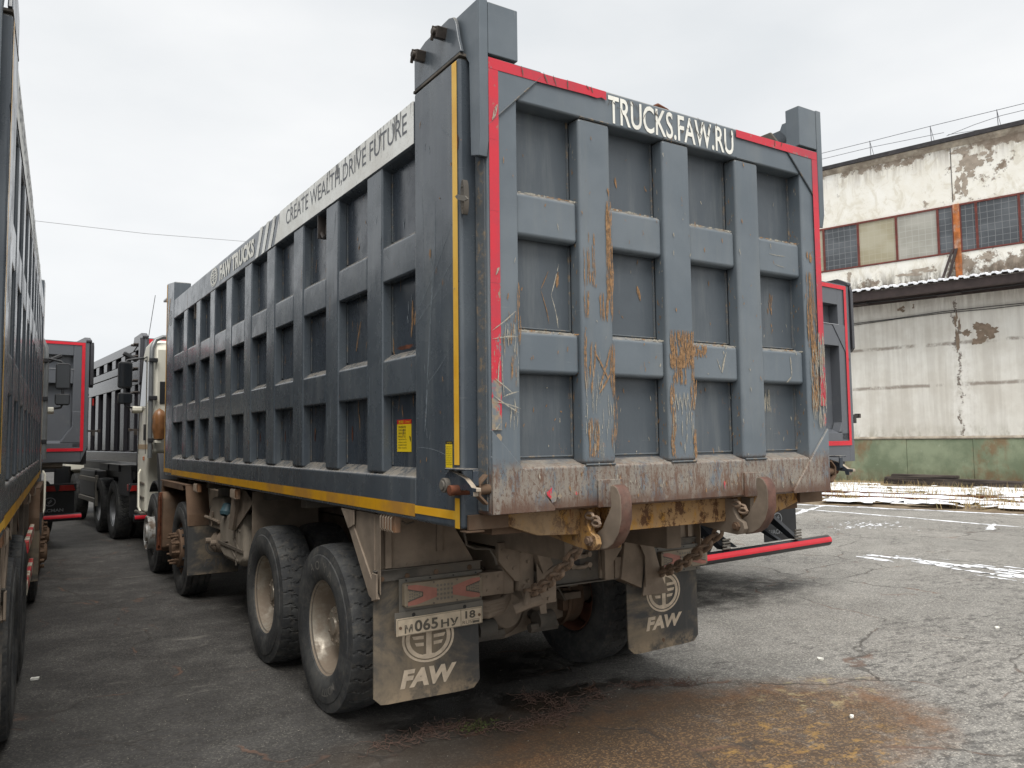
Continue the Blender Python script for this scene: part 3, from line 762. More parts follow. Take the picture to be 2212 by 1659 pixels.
    for _ in range(46):
        x = rnd.uniform(.74, 1.69); z = rnd.uniform(3.47, 3.57); strips(mb, [(x, z, x + rnd.uniform(-.03, .03), z - rnd.uniform(.01, .05), rnd.uniform(.002, .006))], P0, 3)
    for (x, L) in ((.19, .05), (.32, .05), (.38, .05), (.47, .05), (.59, .02), (.62, .03), (2.05, .04), (2.12, .03)):
        strips(mb, [(x, 3.564, x + rnd.uniform(-.02, .03), 3.562 - L, .006)], P1, 3)
    def patch(x0, x1, z0, z1, n, w=(.006, .016), L=(.06, .25), P=P0, m=0):
        for _ in range(n):
            x = rnd.uniform(x0, x1); z = rnd.uniform(z0, z1); l = rnd.uniform(*L)
            a = max(z0, z - l / 2); b = min(z1, z + l / 2)
            if b - a < .015: continue
            strips(mb, [(x, a, x + rnd.uniform(-.008, .008), b, rnd.uniform(*w))], P, m)
    patch(.708, .745, 2.46, 2.98, 46, (.002, .007)); patch(.716, .742, 2.72, 3.05, 9, (.004, .010))
    patch(.59, .64, 2.52, 2.80, 10, (.003, .007)); patch(.56, .58, 2.50, 2.72, 5, (.003, .006))
    patch(.66, .72, 2.35, 2.50, 12, (.004, .008)); patch(.565, .59, 2.36, 2.50, 8, (.004, .009)); patch(.70, .74, 2.35, 2.49, 6, (.003, .006))
    for (x0, z0, x1, z1) in ((.60, 2.24, .585, 2.06), (.625, 2.24, .605, 2.06), (.61, 2.20, .70, 2.06), (.72, 2.22, .64, 2.0), (.72, 2.10, .64, 1.98), (.60, 2.06, .59, 1.98)):
        strips(mb, [(x0, z0, x1, z1, .010)], P0, 0)
    patch(.72, .748, 1.68, 2.24, 24, (.002, .006)); patch(.57, .63, 1.66, 1.86, 20, (.002, .007)); patch(.55, .74, 1.64, 2.2, 40, (.002, .004), (.04, .14), P0, 1); patch(.55, .57, 2.0, 2.3, 8, (.003, .007))
    patch(1.14, 1.325, 2.13, 2.34, 130, (.003, .010), (.03, .14)); patch(1.15, 1.25, 2.04, 2.2, 40, (.003, .009), (.03, .10)); patch(1.28, 1.325, 1.9, 2.16, 10, (.003, .008))
    patch(1.327, 1.44, 2.20, 2.272, 40, (.004, .010), (.02, .06), P2)
    for k in range(6): strips(mb, [(1.14 + k * .03, 2.00, 1.155 + k * .03, 1.90, .006), (1.155 + k * .03, 1.90, 1.17 + k * .03, 2.0, .005)], P0, 1)
    patch(1.13, 1.16, 1.64, 2.05, 16, (.004, .010)); patch(1.14, 1.30, 1.64, 1.9, 22, (.002, .006), (.03, .12), P0, 1); patch(1.30, 1.322, 1.64, 1.80, 10, (.004, .010))
    patch(2.31, 2.37, 2.30, 2.78, 34, (.003, .009)); patch(2.33, 2.40, 1.9, 2.34, 50, (.003, .009), (.04, .2)); patch(2.33, 2.42, 2.2, 2.62, 20, (.003, .007)); patch(2.33, 2.41, 1.85, 2.3, 26, (.003, .008), (.04, .2), P0, 1); patch(2.33, 2.37, 2.84, 2.92, 5, (.008, .014), (.03, .06)); patch(2.38, 2.45, 1.8, 2.4, 30, (.003, .008), (.05, .2), P1, 1)
    patch(2.0, 2.06, 1.90, 2.04, 14, (.006, .012), (.06, .12), P3, 1); patch(2.06, 2.10, 2.5, 2.64, 6, (.004, .008), (.04, .1), P3, 0)
    patch(.16, .168, 2.2, 2.5, 5, (.004, .008)); patch(.075, .16, 2.0, 2.36, 16, (.002, .006), (.04, .12), P0, 0); patch(.075, .16, 1.8, 2.3, 16, (.002, .005), (.05, .2), P0, 1)
    for (x0, z0, x1, z1, w) in ((.01, 2.26, .14, 2.36, .005), (.01, 2.22, .15, 2.24, .006), (.02, 2.04, .12, 1.97, .005), (.01, 1.96, .15, 1.88, .006), (.01, 1.93, .16, 1.90, .004), (.05, 2.14, .04, 2.02, .006), (.06, 1.95, .15, 1.98, .006), (.02, 1.80, .045, 1.83, .01), (.03, 2.52, .05, 2.56, .012), (.02, 3.26, .05, 3.34, .018)):
        strips(mb, [(x0, z0, x1, z1, w)], P1, 1)
    strips(mb, [(.42, 2.62, .37, 2.46, .004), (.37, 2.46, .41, 2.30, .004), (1.52, 2.20, 1.56, 2.12, .006), (1.56, 2.12, 1.60, 2.24, .012), (2.16, 2.24, 2.17, 2.12, .01), (2.17, 2.12, 2.12, 2.08, .008), (2.0, 2.86, 2.15, 2.86, .004), (2.05, 2.80, 2.14, 2.79, .004)], P2, 1)
    strips(mb, [(.41, 2.60, .36, 2.50, .004), (.36, 2.5, .41, 2.33, .004), (.47, 2.6, .46, 2.52, .02), (1.0, 2.58, 1.02, 2.5, .02), (.86, 3.16, .87, 3.10, .014)], P3, 0)
    for _ in range(230):                                             # small chips everywhere, denser low down
        z = 1.45 + (rnd.random() ** 1.7) * 1.95; k = rnd.random()
        if k < .5:
            a, b = rnd.choice(RX_ + [(.06, .17), (2.29, 2.40)]); x = rnd.uniform(a, b); P = P0
            if z < 1.64: x = rnd.uniform(.06, 2.4)
        else:
            a, b = rnd.choice(gx); x = rnd.uniform(a + .02, b - .03); P = P2 if (2.08 < z < 2.27 or 2.74 < z < 2.95) else P3
            if z < 1.68: P = P0
        strips(mb, [(x, z, x + rnd.uniform(-.012, .012), z + rnd.uniform(.006, .035), rnd.uniform(.002, .008))], P, rnd.choice((0, 0, 1)))
    for (a, b) in gx:                                                # dusty, worn top edges of the crossbars
        for zt in (2.95, 2.275):
            for _ in range(16):
                x = rnd.uniform(a + .01, b - .02); strips(mb, [(x, zt + .002, x + rnd.uniform(.01, .05), zt + .003, rnd.uniform(.004, .010))], lambda x, z: (x, .026, z), rnd.choice((0, 1, 1)))
    for (a, b) in RX_ + [(2.29, 2.4)]:
        for _ in range(70):
            z = 1.7 + 1.6 * rnd.random() ** 1.3; y = rnd.uniform(.025, .09)
            strips(mb, [(y, z, y + rnd.uniform(-.01, .01), z + rnd.uniform(.005, .03), rnd.uniform(.002, .007))], lambda y, z: (a - .0015, y, z), rnd.choice((0, 0, 1)))
    part('scratches', mb, ['scratch', 'scratch2', 'rusty', 'muddark'], g, recalc=False)
    # lifting loop and inner lug on the top edge
    mb = MB(); mb.tube([(1.14, .07, 3.57), (1.14, .07, 3.605), (1.16, .07, 3.615), (1.23, .07, 3.60), (1.28, .07, 3.572)], .011, 8); part('lifting_loop', mb, 'rusty', g)
    mb = MB(); mb.prism([(2.05, 3.57), (2.28, 3.62), (2.28, 3.70), (2.24, 3.70), (2.12, 3.63)], 1, .35, .37); part('lug', mb, 'rusty', T, .003)
    # hook pads
    for cx in (.70, 1.765):
        mb = MB(); mb.box(cx - .082, cx + .082, -.014, .0, 1.413, 1.55); part('hook_pad', mb, 'gate_paint', g, .003)

    # ---------------- rear beam, hooks
    mb = MB(); mb.prism([(.16, 1.345), (.34, 1.285), (.66, 1.268), (1.80, 1.268), (2.05, 1.275), (2.31, 1.345), (2.31, 1.408), (.16, 1.408)], 1, .118, .16)
    part('rear_beam', mb, 'ybeam', T, .003)
    mb = MB(); mb.box(-.06, .16, .10, .118, 1.338, 1.409); mb.box(2.31, 2.53, .10, .118, 1.338, 1.409); mb.box(-.075, .02, .09, .16, 1.328, 1.337); mb.box(.1, 2.36, .16, .5, 1.30, 1.34)
    part('beam_end_plate', mb, 'mudbrown', T, .004)
    for cx in (.68, 1.745):
        mb = MB()
        prof = [(.075, 1.245), (.06, 1.212), (.02, 1.198), (-.04, 1.212), (-.085, 1.240), (-.128, 1.295), (-.150, 1.36), (-.152, 1.43), (-.146, 1.478), (-.122, 1.516), (-.095, 1.53), (-.070, 1.524), (-.066, 1.48), (-.073, 1.425), (-.05, 1.385), (-.02, 1.345), (.0, 1.31), (.035, 1.288), (.065, 1.272)]
        k = len(prof)
        mb2 = MB(); mb2.add([(cx - .036, y_, z_) for y_, z_ in prof] + [(cx + .036, y_, z_) for y_, z_ in prof], [tuple(range(k - 1, -1, -1))], 1)
        mb2.f.append(list(range(k, 2 * k))); mb2.mi.append(1)
        for i_ in range(k): mb2.f.append([i_, (i_ + 1) % k, k + (i_ + 1) % k, k + i_]); mb2.mi.append(0)
        mb = mb2
        h = part('locking_hook', mb, ['hook', 'mud'], T, .008)
        mb = MB(); mb.cyl((cx, .035, 1.247), .027, -.10, .10, 0, 6); mb.cyl((cx, .035, 1.247), .018, -.11, .11, 0, 12); part('hook_pin', mb, 'mudbrown', h, .003)
        mb = MB()
        for s in (-.085, .052):
            mb.prism([(.14, 1.40), (.05, 1.40), (.055, 1.33), (.03, 1.29), (-.01, 1.27), (-.02, 1.235), (.0, 1.205), (.04, 1.198), (.14, 1.205), (.40, 1.24), (.42, 1.30), (.14, 1.34)], 0, cx + s, cx + s + .033)
        part('hook_bracket', mb, 'ybeam' if cx < 1 else 'mud', T, .004)
        mb = MB()
        for k in range(3): mb.tube([(cx - .07 + .012 * math.sin(2.1 * k), -.0 + .03 * math.cos(t / 10 * 6.283) + k * .02, 1.335 + .014 * math.sin(t / 10 * 6.283) + k * .018) for t in range(11)], .008, 6)
        part('chain_end', mb, 'chain', h)

    # ---------------- chains
    def chain(a, b, sag):
        a, b = Vector(a), Vector(b); mb = MB(); L = (b - a).length; pl = .080; n = int(L * 1.03 / pl)
        pts = [a.lerp(b, i / n) - Vector((0, 0, sag * 4 * (i / n) * (1 - i / n))) for i in range(n + 1)]
        for i in range(n):
            p, q = pts[i], pts[i + 1]; d = (q - p).normalized(); s = d.cross(Vector((0, 0, 1))).normalized(); t = s.cross(d)
            tw = random.uniform(-.25, .25) + (0 if i % 2 else math.pi / 2); e = s * math.cos(tw) + t * math.sin(tw); c = (p + q) / 2
            loop = []
            for k in range(17):
                th = 2 * math.pi * k / 16; x = .030 * math.cos(th) + (.026 if math.cos(th) > 0 else -.026); y = .028 * math.sin(th)
                loop.append(c + d * x + e * y)
            mb.tube(loop, .0125, 8, cap=False)
        part('safety_chain', mb, 'chain', T)
    chain((.70, .25, 1.20), (.94, 1.10, .80), .05); chain((1.758, .25, 1.20), (2.075, 1.13, .80), .05)

    # ---------------- mudflaps, lamps, plate
    for right in (False, True):
        X = (lambda x: 2.46 - x) if right else (lambda x: x)
        xa, xb = (-.062, .628); z0, z1 = (.245, 1.0)
        n = 14; r = .05; pts = [(xa, z1), (xb, z1), (xb, z0 + r)] + [(xb - r + r * math.cos(t), z0 + r - r * math.sin(t)) for t in (.5, 1.05)] + [(xb - r, z0), (xa + r, z0 - .004)] + [(xa + r - r * math.sin(t), z0 + r - r * math.cos(t)) for t in (.5, 1.05)] + [(xa, z0 + r)]
        # a slightly warped rubber sheet, built as a grid
        mb = MB(); nx, nz_ = 16, 18; g1 = []
        def warp(x, z): return 1.205 + .012 * math.sin(x * 7 + 1) * (1 - z) - .05 * max(0, .6 - z) ** 2 * (1 + math.sin(x * 4))
        for k in (0, .01):
            for j in range(nz_ + 1):
                for i in range(nx + 1):
                    x = xa + (xb - xa) * i / nx; z = z0 + (z1 - z0) * j / nz_
                    ex = abs(i / nx - .5) * 2
                    if j == 0: z += .045 * max(0, ex - .86) / .14
                    if j == 1: z += .006 * max(0, ex - .86) / .14
                    g1.append((X(x), warp(x, z) + k, z))
        N = (nx + 1) * (nz_ + 1); fs = []
        for j in range(nz_):
            for i in range(nx):
                a = j * (nx + 1) + i; fs += [(a, a + 1, a + nx + 2, a + nx + 1), (N + a, N + a + nx + 1, N + a + nx + 2, N + a + 1)]
        for i in range(nx): fs += [(i, N + i, N + i + 1, i + 1)]; a = nz_ * (nx + 1) + i; fs += [(a, a + 1, N + a + 1, N + a)]
        for j in range(nz_): a = j * (nx + 1); b = a + nx + 1; fs += [(a, b, N + b, N + a)]; a += nx; b += nx; fs += [(a, N + a, N + b, b)]
        mb.add(g1, fs); fl = part('mudflap', mb, 'flap', T)
        mb = MB()
        Q = lambda a, b, c, d: (lambda u, v: ((X(b) + (X(a) - X(b)) * u if right else a + (b - a) * u), warp((b + (a - b) * u) if right else (a + (b - a) * u), c + (d - c) * v) - .0025, c + (d - c) * v))
        if right: emblem(mb, Q(.11, .45, .50, .79), 0); letter(mb, 'FAW', Q(.11, .45, .385, .478), 0, .05, .08)
        else: emblem(mb, Q(.115, .455, .445, .73), 0); letter(mb, 'FAW', Q(.115, .455, .315, .42), 0, .05, .08)
        part('lettering', mb, 'dirtwhite', fl, recalc=False)
        mb = MB()
        for (x, z) in ((-.02, .962), (.14, .965), (.33, .97), (.56, .975)): mb.cyl((X(x), 1.195, z), .016, -.012, .01, 1, 8)
        mb.cyl((X(.30), 1.2, .30), .018, -.004, .004, 1, 10) if right else None
        part('flap_bolt', mb, 'mudbrown', fl, .002)
        mb = MB(); mb.box(min(X(-.07), X(.64)), max(X(-.07), X(.64)), 1.19, 1.196, .945, 1.008); mb.box(min(X(-.07), X(.64)), max(X(-.07), X(.64)), 1.17, 1.2, 1.008, 1.014)
        part('flap_strip', mb, 'muddark', T, .002)
        # lamp carrier plate and lamp
        la, lb, lc, ld = (.08, .635, .735, .955) if not right else (-.06, .395, .775, .965)
        mb = MB(); mb.box(min(X(la), X(lb)), max(X(la), X(lb)), 1.168, 1.174, lc, ld); mb.box(min(X(la), X(lb)), max(X(la), X(lb)), 1.174, 1.19, ld - .004, ld)
        for u in (.08, .36, .64, .92):
            for z in (ld - .012, lc + .012): mb.cyl((X(la + (lb - la) * u), 1.167, z), .005, -.002, .001, 1, 8, 1)
        lp = part('lamp_bracket', mb, ['galv', 'ink'], T)
        a, b, c, d = (.095, .615, .792, .932) if not right else (-.10, .365, .81, .94)
        mb = MB(); mb.prism([(X(a), c + .012), (X(a + .012), c), (X(b - .012), c), (X(b), c + .012), (X(b), d - .012), (X(b - .012), d), (X(a + .012), d), (X(a), d - .012)], 1, 1.125, 1.168)
        lamp = part('tail_lamp', mb, 'lensmud', T, .006, 3)
        mb = MB(); cz = (c + d) / 2; h = (d - c) / 2 - .012
        for k, (e, s) in enumerate(((a + .02, 1), (b - .02, -1))):
            L = (b - a) * .36
            mb.face([(X(e), 1.1235, cz + h), (X(e + s * L * .28), 1.1235, cz + h), (X(e + s * L), 1.1235, cz + h * .42), (X(e + s * L), 1.1235, cz - h * .42), (X(e + s * L * .28), 1.1235, cz - h), (X(e), 1.1235, cz - h), (X(e), 1.1235, cz - h * .66), (X(e + s * L * .52), 1.1235, cz - h * .2), (X(e + s * L * .52), 1.1235, cz + h * .2), (X(e), 1.1235, cz + h * .66)], 0)
            mb.face([(X(e), 1.1238, cz - h * .52), (X(e + s * L * .46), 1.1238, cz - h * .14), (X(e + s * L * .46), 1.1238, cz + h * .14), (X(e), 1.1238, cz + h * .52)], 1)
            mb.tube([(X(e), 1.1235, cz + h * .6), (X(e + s * L * .5), 1.1235, cz + h * .2), (X(e + s * L * .5), 1.1235, cz - h * .2), (X(e), 1.1235, cz - h * .6)], .0028, 5, 2)
            for i in range(5):
                for j in range(4 - i // 2 * 1):
                    mb.cyl((X(e + s * (.012 + .015 * i)), 1.1236, cz + (j - (3 - i // 2) / 2) * .016), .005, -.0015, 0, 1, 6, 3)
        for i in range(5):
            for j in range(4): mb.cyl((X((a + b) / 2 + (i - 2) * .024), 1.1245, cz + (j - 1.5) * .026), .008, -.001, 0, 1, 6, 3)
        for u in (.03, .36, .66, .97):
            for z in (c + .010, d - .010): mb.cyl((X(a + (b - a) * u), 1.1245, z), .0055, -.002, .001, 1, 8, 2)
        part('lamp_lens', mb, ['lensred', 'lensmud', 'lensdark', 'galv'], lamp, recalc=False)
    # number plate
    mb = MB(); mb.xf = Matrix.Translation((.335, 1.14, .685)) @ Matrix.Rotation(-.012, 4, 'Y')
    mb.box(-.29, .30, .012, .016, -.03, .085, 1)
    for x in (-.17, .17): mb.cyl((x, .012, .062), .012, -.002, .002, 1, 10, 2)
    mb.box(-.285, .285, -.002, .008, -.048, .052, 0)
    pp = part('number_plate', mb, ['platewhite', 'galv', 'ink'], T, .003)
    mb = MB(); mb.xf = Matrix.Translation((.335, 1.14, .685)) @ Matrix.Rotation(-.012, 4, 'Y')
    F = lambda a, b, c, d: (lambda u, v: (a + (b - a) * u, -.0035, c + (d - c) * v))
    letter(mb, 'М', F(-.235, -.185, -.035, .012), 0, .03); letter(mb, '065', F(-.172, -.02, -.035, .032), 0, .03, 0, 1.05); letter(mb, 'НУ', F(.0, .118, -.035, .012), 0, .03, 0, 1.1)
    letter(mb, '18', F(.165, .235, -.008, .038), 0, .03); letter(mb, 'RUS', F(.145, .21, -.038, -.018), 0)
    for (a, b, c, d) in ((.133, .136, -.046, .050), (.214, .262, -.039, -.0365), (.214, .262, -.019, -.0165), (.214, .2165, -.0365, -.019), (.2595, .262, -.0365, -.019), (.2165, .2595, -.0365, -.025), (-.279, .279, .0455, .0475), (-.279, .279, -.0455, -.0435), (-.279, -.277, -.0435, .0455), (.277, .279, -.0435, .0455)):
        mb.face([F(a, b, c, d)(0, 0), F(a, b, c, d)(1, 0), F(a, b, c, d)(1, 1), F(a, b, c, d)(0, 1)], 0)
    for x, z in ((-.262, .0), (.262, .004)): mb.cyl((x, -.003, z), .009, -.003, .001, 1, 10, 1)
    part('plate_characters', mb, ['inkgrey', 'mudbrown'], pp, recalc=False)

    # ---------------- rear fender plates and brackets
    for right in (False, True):
        X = (lambda x: 2.46 - x) if right else (lambda x: x)
        mb = MB()
        mb.prism([(X(-.06), 1.012), (X(.60), 1.012), (X(.40), 1.335), (X(-.06), 1.335)], 1, 1.205, 1.212)
        mb.box(min(X(.34), X(.38)), max(X(.34), X(.38)), 1.19, 1.205, 1.09, 1.335); mb.box(min(X(.0), X(.04)), max(X(.0), X(.04)), 1.18, 1.205, 1.02, 1.335)
        mb.prism([(1.70, 1.336), (1.62, 1.336), (1.14, .86), (1.20, .835), (1.28, .86)], 0, X(-.062), X(-.05))
        mb.prism([(1.70, 1.336), (1.14, 1.336), (1.14, .88)], 0, X(-.05), X(-.044))
        mb.prism([(1.705, 1.338), (1.49, 1.338), (1.49, 1.25), (1.58, 1.22)], 0, X(-.072), X(-.064))
        mb.prism([(1.21, .84), (1.14, .86), (1.14, 1.0), (1.21, 1.0)], 0, X(-.075), X(-.063))
        part('fender_panel', mb, 'mud', T, .003)
        mb = MB()
        mb.prism([(4.66, 1.336), (4.40, 1.336), (4.48, 1.25), (4.66, .93), (4.80, .93)], 0, X(-.03), X(.0))
        mb.prism([(4.72, 1.32), (4.30, 1.32), (4.05, 1.22), (4.66, .93)], 0, X(.0), X(.008))
        mb.box(min(X(.0), X(.6)), max(X(.0), X(.6)), 4.06, 4.075, .8, 1.32)
        part('fender_panel', mb, 'mud', T, .003)
        mb = MB(); mb.prism([(4.2, .45), (4.9, .5), (4.9, 1.3), (4.2, 1.3)], 0, X(.30), X(.31)); mb.box(min(X(.3), X(.8)), max(X(.3), X(.8)), 1.25, 4.05, 1.29, 1.30)
        part('inner_guard', mb, 'muddark', T)
        for (y, z) in ((1.0, 1.30), (4.46, 1.285), (6.13, 1.265)):
            mb = MB(); mb.box(min(X(-.062), X(-.03)), max(X(-.062), X(-.03)), y - .09, y + .09, z - .045, z + .045, 0)
            for k in range(5): mb.tube([(X(-.066), y - .07 + k * .035, z - .045), (X(-.078), y - .07 + k * .035, z - .03), (X(-.078), y - .07 + k * .035, z + .03), (X(-.066), y - .07 + k * .035, z + .045)], .005, 5, 1)
            part('side_marker_lamp', mb, ['ambermud', 'mud'], T)

    # ---------------- chassis
    for x0 in (.80, 1.58):
        mb = MB(); mb.box(x0, x0 + .08, 1.18, 9.6, .80, 1.055); mb.box(x0 - .02, x0 + .10, .5, 8.05, 1.075, 1.33)
        for y in (2.5, 4.8, 5.6, 6.3): mb.box(x0 - .03, x0 + .11, y, y + .1, .9, 1.1)
        part('chassis_rail', mb, 'mud', T, .006)
    mb = MB()
    mb.box(.97, 1.76, 1.20, 1.215, .795, 1.065); mb.box(.97, 1.76, 1.16, 1.2, 1.058, 1.068); mb.box(.97, 1.76, 1.16, 1.2, .785, .795)
    mb.cyl((1.66, 1.2, .93), .034, -.002, .004, 1, 20, 1)
    mb.box(1.37, 1.42, 1.196, 1.2, .90, .955, 1)
    for (x, z) in ((1.10, .99), (1.13, .99), (1.57, 1.03), (1.60, 1.03), (1.63, 1.03), (1.66, 1.03), (1.63, .86), (1.19, .84), (1.67, .86), (1.72, .93), (1.6, .93), (1.17, 1.0)): mb.cyl((x, 1.2, z), .008, -.002, .002, 1, 8, 1)
    for (x, z) in ((1.25, .855), (1.52, .875), (1.28, 1.02), (1.52, 1.02)): mb.cyl((x, 1.2, z), .016, -.01, .002, 1, 10, 0)
    cm = part('cross_member', mb, ['muddark', 'ink'], T, .003)
    mb = MB()
    for z in (.895, .965):
        mb.tube([(1.34, 1.185, z + .01), (1.38, 1.17, z), (1.44, 1.17, z), (1.48, 1.185, z + .01)], .014, 8)
        for x in (1.34, 1.48): mb.cyl((x, 1.18, z + .01), .02, -.02, .02, 1, 6)
    part('tow_bracket', mb, 'mud', cm, .002)
    for right in (False, True):
        X = (lambda x: 2.46 - x) if right else (lambda x: x)
        mb = MB()
        # sloped bracket hanging from the frame end
        mb.prism([(X(.73), 1.115), (X(.885), 1.115), (X(.885), .86), (X(.85), .87), (X(.73), 1.0)], 1, 1.12, 1.16)
        if right:
            mb.hexa([(2.46 - .745, 1.12, .79), (2.46 - .56, 1.12, .71), (2.46 - .56, 1.3, .71), (2.46 - .745, 1.3, .79), (2.46 - .70, 1.12, 1.085), (2.46 - .50, 1.12, 1.085), (2.46 - .50, 1.3, 1.085), (2.46 - .70, 1.3, 1.085)])
            mb.hexa([(1.89, 1.10, .66), (2.135, 1.10, .655), (2.135, 1.115, .655), (1.89, 1.115, .66), (1.90, 1.10, .70), (1.965, 1.10, 1.0), (1.965, 1.115, 1.0), (1.90, 1.115, .70)])
            mb.prism([(1.83, 1.085), (1.965, 1.085), (2.07, .78), (1.91, .72), (1.91, .93)], 1, 1.09, 1.10)
        else:
            mb.box(.885, 1.0, 1.13, 1.2, .80, 1.10)
            mb.hexa([(1.04, 1.08, .90), (1.12, 1.08, .95), (1.12, 1.2, .95), (1.04, 1.2, .90), (.965, 1.08, 1.09), (1.05, 1.08, 1.08), (1.05, 1.2, 1.08), (.965, 1.2, 1.09)])
            mb.prism([(.995, .97), (1.04, .90), (1.145, .945), (1.145, .71), (1.065, .71), (1.07, .648), (1.022, .648), (1.0, .76)], 1, 1.09, 1.10)
        part('frame_bracket', mb, 'mud', T, .004)
        mb = MB(); mb.box(min(X(.60), X(.78)), max(X(.60), X(.78)), 1.14, 1.22, .797, .94); mb.box(min(X(.78), X(.86)), max(X(.78), X(.86)), 1.15, 1.22, .79, .955)
        part('lamp_beam', mb, 'mud', T, .006)
        # leaf springs, spring seats, torque rods
        mb = MB()
        for k in range(6):
            L = 1.0 - .11 * k; pts = [(X(.69), 2.74 + L * u, .60 + .026 * k + .07 * u * u * 0.6) for u in (-1, -.6, -.2, .2, .6, 1)]
            for (p, q) in zip(pts[:-1], pts[1:]): mb.hexa([(p[0] - .045, p[1], p[2]), (p[0] + .045, p[1], p[2]), (q[0] + .045, q[1], q[2]), (q[0] - .045, q[1], q[2]), (p[0] - .045, p[1], p[2] + .024), (p[0] + .045, p[1], p[2] + .024), (q[0] + .045, q[1], q[2] + .024), (q[0] - .045, q[1], q[2] + .024)])
        mb.box(X(.69) - .08, X(.69) + .08, 1.75, 2.2, .55, .60); mb.box(X(.69) - .08, X(.69) + .08, 3.2, 3.6, .55, .60)
        part('leaf_spring', mb, 'mud', T, .003)
        mb = MB(); mb.tube([(X(.98), 1.75, .44), (X(.92), 2.74, .50)], .035, 10); mb.cyl((X(.98), 1.72, .44), .07, -.07, .07, 0, 16)
        mb.cyl((X(1.0), 1.70, .40), .035, -.12, .12, 0, 6)
        part('torque_rod', mb, 'muddark', T, .003)
    # air bellows / cable bundle at the left frame end
    mb = MB()
    for k in range(4): mb.tube([(.60 + .0 * k, 1.24 + .02 * k, .74 - .022 * k), (.70, 1.2, .735 - .024 * k), (.80, 1.2, .745 - .02 * k), (.88, 1.25, .775 - .01 * k)], .022, 8)
    mb.tube([(.84, 1.12, .70), (.92, 1.08, .735), (1.0, 1.06, .75)], .038, 8); mb.tube([(.88, 1.05, .73), (.90, 1.05, .80), (.94, 1.06, .80)], .02, 8)
    part('hose_bundle', mb, 'mud', T)
    mb = MB(); mb.tube([(.42, 1.0, 1.33), (.43, 1.02, 1.22), (.47, 1.06, 1.13), (.54, 1.08, 1.10), (.64, 1.08, 1.09), (.68, 1.08, 1.03), (.69, 1.08, .99)], .007, 6)
    mb.tube([(-.0, .95, 1.31), (.03, .96, 1.29), (.08, .97, 1.30)], .006, 6)
    mb.tube([(1.30, 1.5, 1.05), (1.1, 1.55, .98), (1.0, 1.6, .8), (1.3, 1.7, .68), (1.6, 1.7, .66), (1.7, 1.75, .55)], .009, 6)
    part('cable', mb, 'muddark', T)
    mb = MB(); random.seed(44)
    for k in range(9):
        x0 = random.uniform(.75, 1.75); y0 = random.uniform(1.3, 1.9); z0 = random.uniform(.85, 1.02); x1 = x0 + random.uniform(-.5, .5)
        mb.tube([(x0, y0, z0), ((x0 + x1) / 2, y0 + .1, z0 - random.uniform(.05, .25)), (x1, y0 + .25, z0 - random.uniform(0, .3)), (x1 + .05, y0 + .5, .7)], random.uniform(.006, .014), 6)
    part('brake_hose', mb, 'muddark', T)
    mb = MB()
    for (x, z) in ((.76, 1.07), (.80, 1.02), (.84, .95), (.90, 1.05), (.95, .98), (.95, .86), (.92, .83), (1.09, 1.0), (1.08, .80), (1.08, .74)): mb.cyl((x, 1.09 if x > 1.02 else 1.125, z), .011, -.012, .002, 1, 6)
    for (x, z) in ((.66, .83), (.66, .91), (.74, .83), (.74, .91)): mb.cyl((x, 1.14, z), .009, -.008, .002, 1, 6)
    for k in range(8): mb.cyl((.0 + .05 * k, 1.205, 1.028), .007, -.006, .002, 1, 6)
    part('frame_bolt', mb, 'mud', T)
    for y in (2.03, 3.43):
        mb = MB(); mb.tube([(.35, y, .535), (2.11, y, .535)], .085, 14)
        mb.lathe([(.0001, -.24), (.12, -.22), (.21, -.12), (.24, 0), (.21, .12), (.12, .22), (.0001, .24)], (1.23, y, .52), 1, 24)
        mb.hexa([(.55, y - .12, .40), (1.23, y - .14, .30), (1.23, y + .14, .30), (.55, y + .12, .40), (.55, y - .12, .62), (1.23, y - .14, .66), (1.23, y + .14, .66), (.55, y + .12, .62)])
        mb.hexa([(1.23, y - .14, .30), (1.9, y - .12, .40), (1.9, y + .12, .40), (1.23, y + .14, .30), (1.23, y - .14, .66), (1.9, y - .12, .62), (1.9, y + .12, .62), (1.23, y + .14, .66)])
        part('rear_axle', mb, 'mud', T, .01)
        for right in (False, True):
            X = (lambda x: 2.46 - x) if right else (lambda x: x)
            mb = MB(); mb.cyl((X(.60), y, .535), .215, -.07, .07, 0, 36); mb.lathe([(.225, -.02), (.235, .0), (.225, .02)], (X(.66), y, .535), 0, 36)
            mb.cyl((X(.70), y + .16, .62), .075, -.09, .06, 0, 16); mb.box(min(X(.66), X(.72)), max(X(.66), X(.72)), y - .2, y + .2, .45, .62)
            part('brake_drum', mb, 'mudbrown', T, .004)
    part('drive_shaft', MB().tube([(1.23, 3.6, .56), (1.23, 6.5, .8)], .06, 12), 'muddark', T)
    mb = MB()
    for y in (6.85, 8.84): mb.tube([(.2, y, .50), (.6, y, .46), (1.86, y, .46), (2.26, y, .50)], .06, 10)
    part('front_axle', mb, 'muddark', T)
    part('engine', MB().box(.95, 1.5, 8.2, 10.0, .6, 1.45).box(.6, .8, 7.2, 8.1, .8, 1.3), 'muddark', T, .03)
    part('bed_floor', MB().box(.0, W, .2, 7.6, 1.335, 1.40).box(.1, W - .1, 7.5, 7.62, 1.4, 3.60), 'muddark', T)
    mb = MB()
    for y in (1.6, 2.6, 3.6, 4.8, 5.8, 6.8, 7.5): mb.box(.0, W, y, y + .12, 1.27, 1.334)
    part('bed_crossbeam', mb, 'muddark', T, .004)
    mb = MB(); mb.box(-.02, W + .02, 8.08, 8.75, 3.72, 3.75); mb.box(.0, W, 7.60, 7.66, 1.4, 3.55)
    part('cab_guard', mb, 'paint', T, .006)
    # wheels
    rr = random.Random(2)
